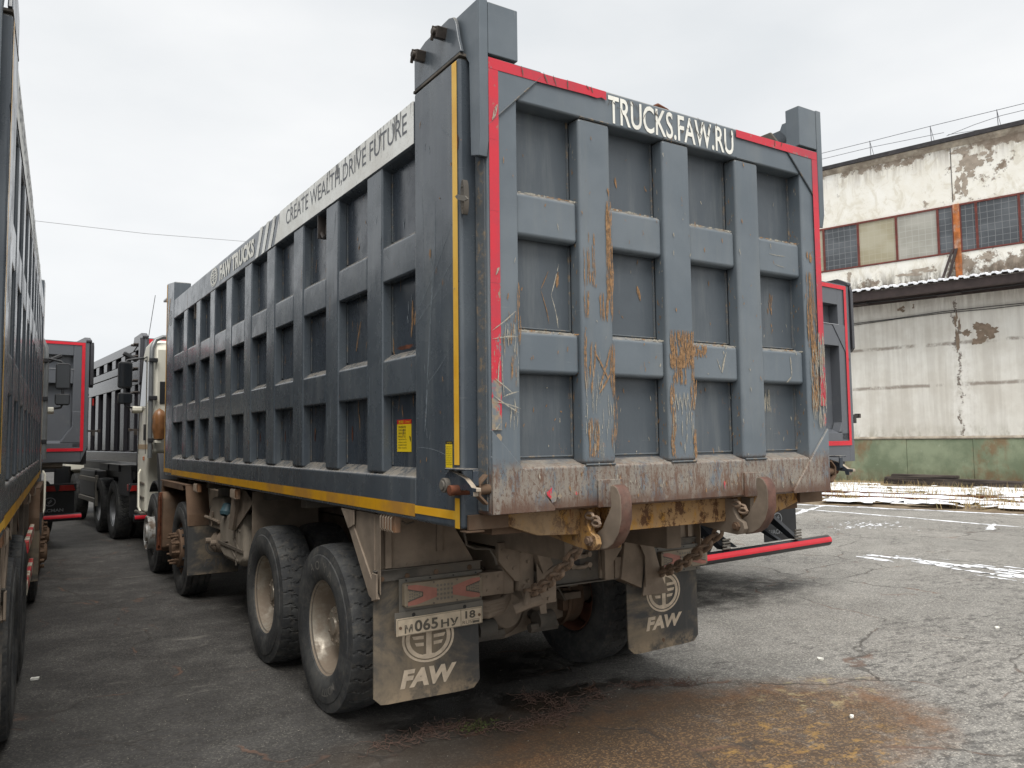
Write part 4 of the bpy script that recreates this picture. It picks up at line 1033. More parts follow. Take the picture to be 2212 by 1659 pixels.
    for right in (False, True):
        X = (lambda x: 2.46 - x) if right else (lambda x: x)
        for y, k in ((2.03, 'worn'), (3.43, 'lug')):
            wheel(T, X(.055), y, k, 'dish', right, roll=rr.uniform(0, .1) if k == 'worn' else 1.1)
            wheel(T, X(.40), y, 'lug', 'inner', right, roll=rr.uniform(0, 6))
        wheel(T, X(.035), 6.85, 'steer', 'studs', right, label='steer wheel with long bare studs')
        wheel(T, X(.035), 8.84, 'steer', 'white', right, label='front wheel with a whitish bare rim on its hub')

    # ---------------- left side equipment under the bed
    mb = MB()
    pr = [(4.42, .66), (4.55, .60), (5.2, .60), (5.38, .66), (5.40, .96), (5.30, 1.03), (4.75, 1.10), (4.50, 1.10), (4.42, 1.02)]
    mb.prism(pr, 0, .02, .46)
    tk = part('fluid_tank', mb, 'tank', T, .05, 4)
    mb = MB()
    for (a, b) in (((4.55, .92), (4.78, 1.02)), ((4.55, .74), (4.80, .84)), ((4.62, .64), (4.86, .72)), ((5.25, .76), (5.0, .79))): mb.tube([(.022, a[0], a[1]), (.022, b[0], b[1])], .011, 8)
    mb.box(.008, .02, 4.44, 5.39, .735, .765); mb.box(.008, .018, 4.66, 4.68, .6, 1.0)
    part('tank_strap', mb, 'tankdark', tk, .002)
    mb = MB(); mb.xf = Matrix.Translation((.04, 5.13, 1.075)) @ Matrix.Rotation(.35, 4, 'Y') @ Matrix.Rotation(-.2, 4, 'X'); mb.lathe([(.0001, .07), (.05, .07), (.065, .055), (.07, 0), (.075, -.02), (.06, -.05)], (0, 0, 0), 2, 14)
    part('tank_cap', mb, 'teal', tk)
    mb = MB(); mb.prism([(5.22, .85), (5.98, .85), (5.98, .98), (5.84, 1.17), (5.35, 1.20), (5.22, 1.1)], 0, .04, .46); part('battery_box', mb, 'tank', T, .02)
    mb = MB(); mb.tube([(.03, 5.45, .94), (.015, 6.02, .955)], .018, 8); mb.tube([(.02, 5.74, .88), (.02, 5.70, 1.03)], .012, 6); part('box_clamp', mb, 'mud', T)
    for y in (5.56, 5.80):
        mb = MB(); mb.lathe([(.0001, -.02), (.05, -.015), (.10, .02), (.115, .08), (.115, .6), (.1, .64), (.0001, .65)], (.04, y, .72 - (y - 5.56) * .1), 0, 24); mb.cyl((.02, y, .72), .03, -.05, .02, 0, 10); part('air_cylinder', mb, 'mud', T)
    mb = MB(); mb.box(-.125, .42, 6.24, 6.25, .30, .84)
    fl = part('mudflap', mb, 'flap', T, .004)
    mb = MB(); Q = lambda a, b, c, d: (lambda u, v: (a + (b - a) * u, 6.2385, c + (d - c) * v)); emblem(mb, Q(.06, .28, .50, .72)); letter(mb, 'FAW', Q(.06, .30, .385, .465), 0, .04, .12); part('lettering', mb, 'silverdark', fl, recalc=False)
    mb = MB(); mb.box(2.04, 2.585, 6.24, 6.25, .30, .84); part('mudflap', mb, 'flap', T, .004)
    for right in (False, True):
        X = (lambda x: 2.46 - x) if right else (lambda x: x)
        mb = MB()
        mb.hexa([(min(X(-.12), X(.12)), 6.27, .84), (max(X(-.12), X(.12)), 6.27, .84), (max(X(-.12), X(.12)), 6.29, .84), (min(X(-.12), X(.12)), 6.29, .84), (min(X(-.12), X(.12)), 6.42, 1.27), (max(X(-.12), X(.12)), 6.42, 1.27), (max(X(-.12), X(.12)), 6.44, 1.27), (min(X(-.12), X(.12)), 6.44, 1.27)])
        mb.box(min(X(-.12), X(.3)), max(X(-.12), X(.3)), 6.235, 6.238, .84, .97)
        mb.box(min(X(-.12), X(.4)), max(X(-.12), X(.4)), 6.43, 8.1, 1.27, 1.285)
        mb.box(min(X(-.12), X(-.09)), max(X(-.12), X(-.09)), 6.62, 7.90, 1.215, 1.27)
        mb.prism([(7.95, 1.27), (7.85, 1.27), (7.98, .90), (8.04, .90)], 0, X(-.125), X(.30))
        part('wheel_guard', mb, 'mudbrown', T, .008)
        mb = MB()
        mb.prism([(7.62, .46), (7.70, .41), (8.02, .43), (8.06, .5), (8.06, 1.05), (8.0, 1.13), (7.70, 1.15), (7.62, 1.08)], 0, X(-.16), X(.26))
        fb = part('step_tank', mb, 'mudbrown', T, .03, 3)
        mb = MB(); mb.hexa([(min(X(-.215), X(.1)), 7.70, .42), (max(X(-.215), X(.1)), 7.70, .42), (max(X(-.215), X(.1)), 7.74, .42), (min(X(-.215), X(.1)), 7.74, .42), (min(X(-.19), X(.1)), 7.70, 1.14), (max(X(-.19), X(.1)), 7.70, 1.14), (max(X(-.19), X(.1)), 7.74, 1.14), (min(X(-.19), X(.1)), 7.74, 1.14)])
        mb.box(min(X(-.205), X(-.18)), max(X(-.205), X(-.18)), 7.66, 7.70, .48, 1.1)
        part('end_cover', mb, 'rusty', fb, .02, 3)
        # black plastic inner arch behind the cab
        mb = MB()
        pts = [(8.84 - .66 * math.cos(a), .55 + .66 * math.sin(a)) for a in [i / 12 * 2.0 + .25 for i in range(13)]]
        for (p, q) in zip(pts[:-1], pts[1:]):
            for (u, v, w) in ((-.08, .36, .02),): mb.hexa([(X(-.08), p[0], p[1]), (X(.36), p[0], p[1]), (X(.36), q[0], q[1]), (X(-.08), q[0], q[1]), (X(-.08), p[0], p[1] + .03), (X(.36), p[0], p[1] + .03), (X(.36), q[0], q[1] + .03), (X(-.08), q[0], q[1] + .03)])
        mb.prism([(8.25, .95), (8.33, 1.35), (8.50, 1.62), (8.62, 1.62), (8.52, 1.3), (8.40, .95)], 0, X(-.09), X(.30))
        part('wheel_arch', mb, 'black', T, .006)

    # ---------------- cab
    cx0, cx1 = -.055, 2.515
    mb = MB()
    body = [(9.18, 1.62), (9.18, 3.10), (9.26, 3.20), (9.5, 3.27), (10.05, 3.24), (10.25, 3.12), (10.58, 2.32), (10.66, 1.70), (10.68, 1.10), (10.68, .72), (9.86, .72), (9.86, 1.15), (9.78, 1.36), (9.62, 1.52), (9.44, 1.60)]
    mb.prism(body, 0, cx0, cx1)
    cab = part('cab', mb, 'cream', T, .045, 4)
    for right in (False, True):
        X = (lambda x: 2.46 - x) if right else (lambda x: x)
        mb = MB(); x = -.0575
        mb.prism([(9.92, 2.28), (10.52, 2.22), (10.50, 2.40), (10.22, 3.02), (9.92, 3.02)], 0, X(x), X(x + .004)); mb.prism([(9.50, 2.50), (9.78, 2.34), (9.78, 2.98), (9.62, 2.98)], 0, X(x), X(x + .004)); part('side_window', mb, 'glass', cab)
        mb = MB(); mb.prism([(9.20, 1.67), (10.64, 1.67), (10.64, 1.74), (9.20, 1.74)], 0, X(x - .001), X(x + .002)); part('cab_stripe', mb, 'tan', cab)
        mb = MB()
        for pts in ([(9.84, 1.60), (9.84, 3.06)], [(9.84, 3.06), (10.22, 3.06), (10.54, 2.30), (10.60, 1.60)]): mb.tube([(X(x), p[0], p[1]) for p in pts], .006, 5)
        mb.box(min(X(x - .02), X(x)), max(X(x - .02), X(x)), 9.88, 9.96, 1.80, 2.04)
        part('door_seal', mb, 'black', cab)
        mb = MB(); mb.box(min(X(x - .012), X(x)), max(X(x - .012), X(x)), 9.94, 10.04, 1.50, 1.56); part('indicator_lamp', mb, 'amber', cab, .006)
        mb = MB(); mb.tube([(X(-.10), 9.14, 1.55), (X(-.10), 9.16, 2.9), (X(-.09), 9.18, 3.12), (X(-.04), 9.22, 3.24), (X(.06), 9.24, 3.29), (X(.3), 9.26, 3.30)], .032, 12)
        sn = part('corner_pipe', mb, 'stainless', cab)
        for z in (1.80, 2.40, 2.94):
            mb = MB(); mb.box(min(X(-.13), X(-.02)), max(X(-.13), X(-.02)), 9.10, 9.18, z - .03, z + .03); part('pipe_clamp', mb, 'black', sn, .008)
        mb = MB(); mb.box(min(X(.02), X(.09)), max(X(.02), X(.09)), 9.165, 9.18, 2.32, 2.64); part('vent', mb, 'black', cab, .01)
        # mirrors
        mb = MB(); mb.prism([(X(-.41), 2.62), (X(-.39), 2.60), (X(-.23), 2.60), (X(-.21), 2.62), (X(-.21), 2.98), (X(-.24), 3.005), (X(-.38), 3.005), (X(-.41), 2.98)], 1, 10.20, 10.26)
        mb.prism([(X(-.41), 2.38), (X(-.39), 2.355), (X(-.23), 2.355), (X(-.205), 2.38), (X(-.205), 2.51), (X(-.23), 2.53), (X(-.39), 2.53), (X(-.41), 2.51)], 1, 10.20, 10.26)
        mb.box(min(X(-.33), X(-.29)), max(X(-.33), X(-.29)), 10.21, 10.25, 2.52, 2.61)
        mr = part('mirror', mb, 'black', cab, .014, 3)
        mb = MB(); mb.box(min(X(-.395), X(-.225)), max(X(-.395), X(-.225)), 10.194, 10.199, 2.625, 2.975); mb.box(min(X(-.395), X(-.22)), max(X(-.395), X(-.22)), 10.194, 10.199, 2.375, 2.51); part('mirror_glass', mb, 'glass', mr)  # dark glass colour stands in for the reflected trucks
        mb = MB(); mb.tube([(X(-.31), 10.24, 2.99), (X(-.28), 10.24, 3.03), (X(-.15), 10.25, 3.06), (X(-.05), 10.2, 3.07)], .018, 8); mb.tube([(X(-.31), 10.24, 2.37), (X(-.29), 10.24, 2.32), (X(-.18), 10.25, 2.30), (X(-.1), 10.3, 2.32)], .016, 8)
        part('mirror_arm', mb, 'black', mr)
        mb = MB(); mb.prism([(10.2, 2.32), (10.5, 2.34), (10.5, 2.26), (10.3, 2.22), (10.2, 2.25)], 0, X(-.20), X(-.055)); part('mirror_base', mb, 'cream', mr, .02, 3)
        mb = MB(); mb.xf = Matrix.Translation((X(-.20), 10.45, 3.10)) @ Matrix.Rotation(.5 * (-1 if right else 1), 4, 'Y'); mb.box(-.13, .10, -.05, .05, -.035, .03); part('wide_mirror', mb, 'black', cab, .02, 3)
        mb = MB()
        for (z, e) in ((1.16, 0), (.95, .0), (.72, .04)): mb.box(min(X(-.07 - e), X(.3)), max(X(-.07 - e), X(.3)), 9.90, 10.5, z - .03, z + .01)
        part('cab_step', mb, 'muddark', cab, .01)
        mb = MB(); mb.tube([(X(-.09), 10.0, .74), (X(-.11), 10.05, .80), (X(-.11), 10.1, 1.30), (X(-.08), 10.15, 1.36)], .016, 8); part('handrail', mb, 'cream', cab)
    mb = MB(); mb.box(cx0 + .1, cx1 - .1, 10.44, 10.45, 2.35, 2.9); part('windscreen', mb, 'glass', cab)
    mb = MB(); mb.tube([(-.02, 10.1, 3.12), (-.02, 10.1, 3.3), (.09, 10.2, 4.06)], .005, 6); part('antenna', mb, 'black', cab)
    mb = MB()
    pts = [(0.0, .02), (.03, .07), (.11, .085), (.19, .10), (.27, .09), (.33, .095), (.38, .08), (.42, .06), (.46, 0.0001)]
    mb.lathe([(max(.0001, r), -.01 + h) for h, r in pts], (-.0, 9.02, 1.80), 2, 20); part('canister', mb, 'camo', T)
    mb = MB(); mb.box(-.06, .02, 8.98, 9.1, 1.76, 1.80); part('canister_bracket', mb, 'cream', T, .005)
    return T
TRUCK = tipper()

# ============================================================ second truck of the same kind, along the left edge
L2 = copy_tree(TRUCK)
L2.location = (-2.956, 5.224, 0); L2.rotation_euler = (0, 0, R(-3.2))
L2['label'] = 'grey ribbed dump truck cut off by the left edge of the picture'
for ch in [o_ for o_ in bpy.data.objects if o_.parent == L2]:      # this truck's right side carries no step tank, latch or bare studs
    if True:
        n = ch.name.split('.')[0]
        cxx = (sum(v.co.x for v in ch.data.vertices) / max(1, len(ch.data.vertices))) if ch.data else 0
        if n in ('latch', 'step_tank', 'tail_lamp', 'lamp_bracket') and cxx > 0:
            for g in [o_ for o_ in bpy.data.objects if o_.parent == ch]: bpy.data.objects.remove(g)
            bpy.data.objects.remove(ch)
        elif n == 'wheel' and 'label' in ch:
            ch.data = RIM['plain']; del ch['label']
mb = MB()
ORG = Vector((1.23, 4.5, 0))
for z in (.82, .46):
    mb.box(2.50, 2.54, 4.35, 6.15, z, z + .10)
part('side_guard', mb, 'guard', L2, .006)
mb = MB()
for y in (4.5, 5.9): mb.box(2.40, 2.49, y, y + .05, .46, 1.30)
part('guard_bracket', mb, 'muddark', L2, .004)

# ============================================================ newer trucks with a red-taped rear
def newer(variant, loc, rz, label):
    """local frame: x 0..2.5 across the rear, y=0 tailgate face, +y forward"""
    global ORG
    ORG = Vector((1.25, 4.5, 0)); W = 2.5
    c, s = math.cos(rz), math.sin(rz)
    T = thing('dump_truck', label, 'dump truck', (loc[0] + 1.25 * c - 4.5 * s, loc[1] + 1.25 * s + 4.5 * c, 0), rz, 'dark dump trucks with red tape on the rear')
    # tailgate
    mb = MB(); ch = variant == 'chamfer'
    mb.box(.05, W - .05, .11, .13, 1.6, 3.46)
    mb.box(0, .24, 0, .11, 1.70, 3.47); mb.box(W - .24, W, 0, .11, 1.70, 3.47)
    mb.box(.24, W - .24, 0, .11, 3.23, 3.47); mb.box(.24, W - .24, 0, .11, 2.76, 3.0)
    for x in (.95, 1.40): mb.box(x, x + .16, 0.0, .11, 3.0, 3.23); mb.box(x, x + .16, 0, .11, 1.79, 2.76)
    lo = [(0, 1.70), (.10, 1.46), (W - .10, 1.46), (W, 1.70)] if ch else [(0, 1.46), (W, 1.46), (W, 1.70), (0, 1.70)]
    mb.prism([(.0, 1.46), (.0, 1.78), (.11, 1.82), (.11, 1.46)], 0, .10, W - .10)
    mb.prism([(0, 1.70), (.10, 1.46), (.10, 1.70)] if ch else [(0, 1.46), (.10, 1.46), (.10, 1.70), (0, 1.70)], 1, 0, .11)
    mb.prism([(W, 1.70), (W - .10, 1.46), (W - .10, 1.70)] if ch else [(W, 1.46), (W - .10, 1.46), (W - .10, 1.70), (W, 1.70)], 1, 0, .11)
    if ch:
        mb.prism([(.10, 1.78), (.42, 1.78), (.24, 2.04), (.24, 2.3), (.10, 2.3)], 1, -.004, .10); mb.prism([(W - .10, 1.78), (W - .42, 1.78), (W - .24, 2.04), (W - .24, 2.3), (W - .10, 2.3)], 1, -.004, .10)
    else:
        for X in ((lambda x: x), (lambda x: W - x)):
            mb.prism([(X(.24), 1.79), (X(.30), 1.79), (X(.24), 1.9)], 1, .0, .10)
            mb.prism([(X(.04), 2.60), (X(.36), 2.99), (X(.36), 3.0), (X(.04), 3.0)], 1, -.008, -.001)
            mb.box(min(X(.50), X(.60)), max(X(.50), X(.60)), .07, .11, 1.80, 2.76)
    g = part('tailgate', mb, 'newpaint', T, .014, 3)
    mb = MB(); y = -.011
    for (a, b, c_, d) in ((.07, .12, 1.64, 3.41), (W - .12, W - .07, 1.64, 3.41), (.07, W - .07, 3.41, 3.455), (.12, W - .12, 1.64, 1.69)): mb.face([(a, y, c_), (b, y, c_), (b, y, d), (a, y, d)])
    part('reflective_tape', mb, 'red', g, recalc=False)
    mb = MB(); mb.tube([(.24, -.004, 3.0), (W - .24, -.004, 3.0)], .005, 5)
    part('weld_seam', mb, 'silver', g)
    for sg in (0, 1):
        X = (lambda x: W - x) if sg else (lambda x: x)
        mb = MB(); mb.prism([(.10, 3.47), (.0, 3.47), (-.02, 3.40), (-.02, 2.75), (.02, 2.70), (.10, 2.75)], 0, X(-.065), X(-.008)); mb.prism([(.7, 3.40), (.62, 3.54), (.1, 3.56), (-.02, 3.50), (-.02, 3.47), (.7, 3.3)], 0, X(-.03), X(.06))
        sw = part('swing_arm', mb, 'newdark', T, .006)
        mb = MB()
        for k in range(5): mb.cyl((X(-.05), .35, 3.40 - k * .2), .022, -.04, .04, 0, 6); mb.cyl((X(-.05), .55, 3.40 - k * .2), .022, -.04, .04, 0, 6)
        part('hinge_bolt', mb, 'darksteel', sw, .003)
        mb = MB(); mb.box(min(X(-.09), X(-.065)), max(X(-.09), X(-.065)), .02, .06, 2.40, 2.52)
        if ch: part('marker_lamp', mb, 'redlens', T, .006)
        mb = MB(); mb.box(min(X(-.20), X(-.01)), max(X(-.20), X(-.01)), .03, .07, 1.96, 1.99); mb.box(min(X(-.12), X(-.07)), max(X(-.12), X(-.07)), .03, .07, 1.89, 1.96); mb.box(min(X(-.2), X(-.16)), max(X(-.2), X(-.16)), .02, .08, 1.95, 2.0)
        part('latch', mb, 'darksteel', T, .004)
        # side wall
        mb = MB()
        mb.box(min(X(.05), X(.08)), max(X(.05), X(.08)), .12, 7.3, 1.45, 3.44)
        mb.box(min(X(-.02), X(.08)), max(X(-.02), X(.08)), .30, 7.3, 3.30, 3.46)
        mb.box(min(X(-.02), X(.08)), max(X(-.02), X(.08)), .30, 7.3, 2.99, 3.13); mb.box(min(X(-.02), X(.08)), max(X(-.02), X(.08)), .30, 7.3, 2.73, 2.98)
        mb.prism([(X(-.02), 1.42), (X(-.02), 1.61), (X(.05), 1.64), (X(.08), 1.64), (X(.08), 1.42)], 1, .30, 7.3)
        mb.box(min(X(-.02), X(.08)), max(X(-.02), X(.08)), .13, .30, 1.42, 3.46); mb.box(min(X(-.02), X(.08)), max(X(-.02), X(.08)), 7.3, 7.6, 1.42, 3.6)
        wl = part('side_wall', mb, 'newdark', T, .012)
        mb = MB(); mb.box(min(X(-.03), X(-.021)), max(X(-.03), X(-.021)), .30, 7.3, 1.40, 1.44); part('trim_strip', mb, 'silver', wl)
        for k in range(9):
            y0 = .56 + .83 * k
            if y0 + .33 > 7.3: continue
            mb = MB(); mb.box(min(X(-.018), X(.05)), max(X(-.018), X(.05)), y0, y0 + .33, 1.625, 2.73); mb.box(min(X(-.018), X(.05)), max(X(-.018), X(.05)), y0, y0 + .33, 3.13, 3.30); part('rib', mb, 'newdark', wl, .012)
        mb = MB()
        for y0 in (1.85, 2.85): mb.box(min(X(-.0), X(.3)), max(X(-.0), X(.3)), y0, y0 + .85, 1.25, 1.37)
        mb.box(min(X(.02), X(.05)), max(X(.02), X(.05)), .9, 1.95, .85, 1.37)
        part('fender_panel', mb, 'black', T, .01)
        mb = MB(); mb.box(min(X(.0), X(.08)), max(X(.0), X(.08)), .98, 1.10, .95, 1.06); part('side_marker_lamp', mb, 'redlens', T, .004)
        # side guard ladder
        mb = MB()
        for z in (.98, .56): mb.box(min(X(.0), X(.05)), max(X(.0), X(.05)), 4.15, 6.2, z, z + .09)
        mb.box(min(X(.0), X(.05)), max(X(.0), X(.05)), 4.1, 4.2, .5, 1.12)
        part('side_guard', mb, 'galv', T, .008)
        mb = MB(); mb.box(min(X(.08), X(.55)), max(X(.08), X(.55)), 4.7, 6.6, .60, 1.22); mb.box(min(X(.3), X(.8)), max(X(.3), X(.8)), 1.9, 7.6, 1.05, 1.40)
        part('fuel_tank', mb, 'black', T, .05)
        # flap, lamp
        a, b = -.02, .62
        mb = MB(); mb.box(min(X(a), X(b)), max(X(a), X(b)), .80, .81, .52, .94)
        fl = part('mudflap', mb, 'black', T, .004)
        Q = (lambda a_, b_, c_, d_: (lambda u, v: (((W - b_) if sg else a_) + (b_ - a_) * u, .797, c_ + (d_ - c_) * v)))
        mb = MB(); round_emblem(mb, Q(.27, .45, .70, .85)); letter(mb, 'SHACMAN', Q(.15, .57, .60, .655), 0, .03); part('lettering', mb, 'silver', fl, recalc=False)
        mb = MB(); mb.box(min(X(a - .02), X(b + .02)), max(X(a - .02), X(b + .02)), .76, .80, .94, 1.08); lp = part('tail_lamp', mb, 'black', T, .01)
        mb = MB()
        for k, (u, v) in enumerate(((.0, .26), (.30, .56))): mb.hexa([(X(a + u), .752, .955), (X(a + v), .752, .955), (X(a + v), .76, .955), (X(a + u), .76, .955), (X(a + u + .03), .752, 1.05), (X(a + v - .02), .752, 1.05), (X(a + v - .02), .76, 1.05), (X(a + u + .03), .76, 1.05)])
        part('lamp_lens', mb, 'redlens', lp, .003)
        for y in (2.5, 3.95):
            wheel(T, X(.16), y, TYD, NEWRIM, bool(sg), roll=y)
            wheel(T, X(.49), y, TYD, 'inner', bool(sg), roll=y * 2)
        for y in (7.3, 9.2): wheel(T, X(.17), y, TYD, 'plain', bool(sg))
        mb = MB(); mb.hexa([(X(.62) - .04, .35, .60), (X(.62) + .04, .35, .60), (X(.62) + .04, .45, .60), (X(.62) - .04, .45, .60), (X(.62) - .04, 1.1, 1.15), (X(.62) + .04, 1.1, 1.15), (X(.62) + .04, 1.3, 1.15), (X(.62) - .04, 1.3, 1.15)])
        mb.hexa([(X(.85) - .03, .42, .60), (X(.85) + .03, .42, .60), (X(.85) + .03, .50, .60), (X(.85) - .03, .50, .60), (X(.85) - .03, 1.1, .95), (X(.85) + .03, 1.1, .95), (X(.85) + .03, 1.3, .95), (X(.85) - .03, 1.3, .95)])
        for k in range(4): mb.cyl((X(.62), .36, .61 + .03 * k), .012, -.06, .06, 0, 8, 1)
        part('bumper_strut', mb, ['blackgloss', 'galv'], T, .006)
    mb = MB(); mb.tube([(-.03, .40, .53), (W + .03, .40, .53)], .062, 16)
    bp = part('rear_bumper', mb, 'blackgloss', T, .01)
    mb = MB()
    r = .0635
    for k in range(3):
        a0, a1 = R(-8 + k * 18), R(-8 + (k + 1) * 18)
        mb.face([(-.02, .40 - r * math.cos(a0), .53 + r * math.sin(a0)), (W + .02, .40 - r * math.cos(a0), .53 + r * math.sin(a0)), (W + .02, .40 - r * math.cos(a1), .53 + r * math.sin(a1)), (-.02, .40 - r * math.cos(a1), .53 + r * math.sin(a1))])
    part('reflective_tape', mb, 'red', bp, recalc=False)
    mb = MB(); mb.box(.35, W - .35, .05, .12, 1.38, 1.455); mb.box(.35, 2.15, .1, 7.5, 1.36, 1.44); part('bed_floor', mb, 'muddark', T, .01)
    mb = MB()
    for x in (.82, 1.6): mb.box(x, x + .08, .7, 9.8, .80, 1.35)
    mb.box(.6, 1.9, .9, 1.0, .85, 1.15)
    for y in (2.5, 3.95): mb.tube([(.4, y, .54), (2.1, y, .54)], .09, 12); mb.lathe([(.0001, -.2), (.16, -.16), (.23, 0), (.16, .16), (.0001, .2)], (1.25, y, .54), 1, 18)
    part('chassis', mb, 'black', T, .006)
    mb = MB(); mb.prism([(8.35, 1.1), (8.35, 3.05), (8.55, 3.25), (9.7, 3.25), (10.15, 2.3), (10.25, .6), (9.85, .6), (9.7, 1.1)], 0, 0, W); cab = part('cab', mb, 'cream', T, .05, 3)
    mb = MB(); mb.prism([(9.05, 2.1), (10.0, 2.1), (9.65, 2.95), (9.05, 2.95)], 0, -.004, W + .004); part('side_window', mb, 'glass', cab)
    return T
def place(c_right, h, W=2.5):            # corner given for local x=W (right) ; heading h degrees clockwise
    rz = -R(h); return (c_right[0] - W * math.cos(rz), c_right[1] - W * math.sin(rz)), rz
l, rz = place((-.653, 11.95), -9.8); newer('chamfer', l, rz, 'dark grey dump truck behind the left truck, red tape border on its flat tailgate')
rz = R(4.0); newer('plain', (.044, 10.906), rz, 'dark ribbed dump truck seen from the side between the red-taped tailgate and the cream cab')
l, rz = place((6.29, 2.39), -4.3); newer('plain', l, rz, 'dump truck mostly hidden behind the rusty tailgate, only its right rear edge and bumper showing')

# ============================================================ the ground
ORG = Vector((0, 0, 0))
def asphalt():
    t = NT('old_cracked_asphalt')
    x, y = t.xyz(0), t.xyz(1)
    def ell(cx, cy, rx, ry, lo=1.1, hi=.75, wob=.35, off=0):
        a = t.math('POWER', t.math('DIVIDE', t.math('SUBTRACT', x, cx), rx), 2.0); b = t.math('POWER', t.math('DIVIDE', t.math('SUBTRACT', y, cy), ry), 2.0)
        d = t.math('SQRT', t.math('ADD', a, b)); d = t.math('ADD', d, t.math('MULTIPLY', t.math('SUBTRACT', t.noise(1.6, 5, .65, off=(off, 3, 1)), .5), wob * 2))
        return t.ramp(d, lo, hi)
    big = t.ramp(t.noise(.35, 4, .6), .35, .65)
    c = t.mix(big, S(126, 124, 119), S(146, 143, 137))
    c = t.mix(t.math('MULTIPLY', t.ramp(t.noise((3, 3, 3), 6, .7, off=(4, 4, 0)), .42, .62), .5), c, S(112, 109, 104))
    # aggregate
    v = t.voro(95, 'F1', 'Color'); sepc = t.n('ShaderNodeSeparateColor'); t.l(v, sepc.inputs[0])
    ag = t.ramp(sepc.outputs[0], .55, .98)
    c = t.mix(t.math('MULTIPLY', ag, .42), c, S(210, 205, 194))
    dk = t.ramp(sepc.outputs[1], .55, .95); c = t.mix(t.math('MULTIPLY', dk, .5), c, S(66, 64, 62))
    v2 = t.voro(34, 'F1', 'Distance', rnd=1.0); pale = t.ramp(v2, .16, .09)
    c = t.mix(t.math('MULTIPLY', pale, .75), c, S(214, 208, 192))
    # damp, darker asphalt around and between the trucks
    damp = t.ramp(t.math('ADD', t.math('ADD', x, t.math('MULTIPLY', y, -.12)), t.math('MULTIPLY', t.noise(.8, 5, .65, off=(7, 1, 0)), 1.8)), 3.5, 1.9)
    damp2 = t.math('MAXIMUM', damp, t.mul(ell(4.6, 3.4, 2.2, 1.0, 1.2, .5, .6, 5), t.ramp(t.noise(3.5, 6, .75, off=(1, 6, 6)), .38, .6)))
    mott = t.ramp(t.noise(1.9, 6, .7, off=(2, 9, 0)), .30, .60)
    damp2 = t.mul(damp2, t.math('ADD', t.math('MULTIPLY', mott, .22), .76))
    c = t.mix(damp2, c, t.mix(t.math('MAXIMUM', t.math('MULTIPLY', ag, .22), t.math('MULTIPLY', pale, .7)), S(54, 52, 50), S(128, 124, 114)))
    scal = t.mul(t.ramp(t.noise((6, 12, 5), 8, .85, off=(12, 2, 0), rot=(0, 0, .5)), .50, .57), t.ramp(t.math('ADD', t.noise(.7, 4, .6, off=(2, 0, 7)), t.math('MULTIPLY', t.ramp(y, 2.0, -.5), .16)), .46, .62))
    c = t.mix(t.math('MULTIPLY', scal, .75), c, S(74, 72, 70))
    # wet puddle film and dried pale patches
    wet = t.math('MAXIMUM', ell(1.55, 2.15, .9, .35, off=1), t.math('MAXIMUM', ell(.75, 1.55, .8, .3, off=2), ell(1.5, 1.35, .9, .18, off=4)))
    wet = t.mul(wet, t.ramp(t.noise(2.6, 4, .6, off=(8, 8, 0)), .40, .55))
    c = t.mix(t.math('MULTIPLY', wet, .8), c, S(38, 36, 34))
    dry = t.mul(t.ramp(t.noise((1.2, 3.2, 1), 5, .6, off=(3, 17, 0)), .62, .70), damp2)
    c = t.mix(t.math('MULTIPLY', dry, .5), c, S(128, 124, 116))
    # rust and moss stain in the foreground
    st = ell(1.55, .20, 1.75, .90, 1.15, .70, .34, 11)
    st2 = t.mul(st, t.ramp(t.noise(5, 6, .75, off=(1, 1, 8)), .18, .5))
    c = t.mix(t.math('MULTIPLY', st2, .85), c, t.mix(t.math('MAXIMUM', t.math('MULTIPLY', ag, .6), t.math('MULTIPLY', pale, .8)), S(80, 63, 47), S(154, 120, 80)))
    ye = t.mul(ell(2.05, -.10, .75, .55, 1.1, .6, .3, 13), t.ramp(t.noise((7, 11, 7), 6, .75, off=(5, 2, 2)), .52, .62))
    c = t.mix(t.mul(ye, t.math('SUBTRACT', 1.0, t.math('MULTIPLY', dk, .8)), .6), c, S(176, 138, 74))
    pt = t.mul(ell(2.9, .45, .6, .35, 1.1, .6, .4, 15), t.ramp(t.noise(6, 6, .75, off=(9, 2, 2)), .54, .60))
    c = t.mix(t.math('MULTIPLY', pt, .7), c, S(172, 160, 122))
    rim_ = t.mul(st, t.math('SUBTRACT', 1.0, ell(1.65, .12, 1.35, .80, 1.15, .7, .3, 11)), 1.6); c = t.mix(t.mul(t.math('MINIMUM', rim_, 1.0), t.math('SUBTRACT', 1.0, t.math('MULTIPLY', dk, .7)), t.ramp(t.noise(4, 6, .75, off=(3, 1, 8)), .38, .62), .5), c, S(134, 92, 58))
    brn = t.mul(ell(.9, 1.0, 1.9, .55, 1.1, .5, .4, 19), .55)
    c = t.mix(brn, c, S(70, 58, 46))
    # cracks
    n1 = t.n('ShaderNodeTexNoise'); t.l(t.scaled((.9, .9, .9)), n1.inputs['Vector']); n1.inputs['Scale'].default_value = 1; n1.inputs['Detail'].default_value = 6
    vm = t.n('ShaderNodeVectorMath', operation='MULTIPLY_ADD'); t.l(n1.outputs['Color'], vm.inputs[0]); vm.inputs[1].default_value = (1.3, 1.3, 0); t.l(t.pos, vm.inputs[2])
    vo = t.n('ShaderNodeTexVoronoi', feature='DISTANCE_TO_EDGE'); t.l(vm.outputs[0], vo.inputs['Vector']); vo.inputs['Scale'].default_value = .42
    vo2 = t.n('ShaderNodeTexVoronoi', feature='DISTANCE_TO_EDGE'); t.l(vm.outputs[0], vo2.inputs['Vector']); vo2.inputs['Scale'].default_value = 1.9
    cr = t.ramp(vo.outputs['Distance'], .008, .002)
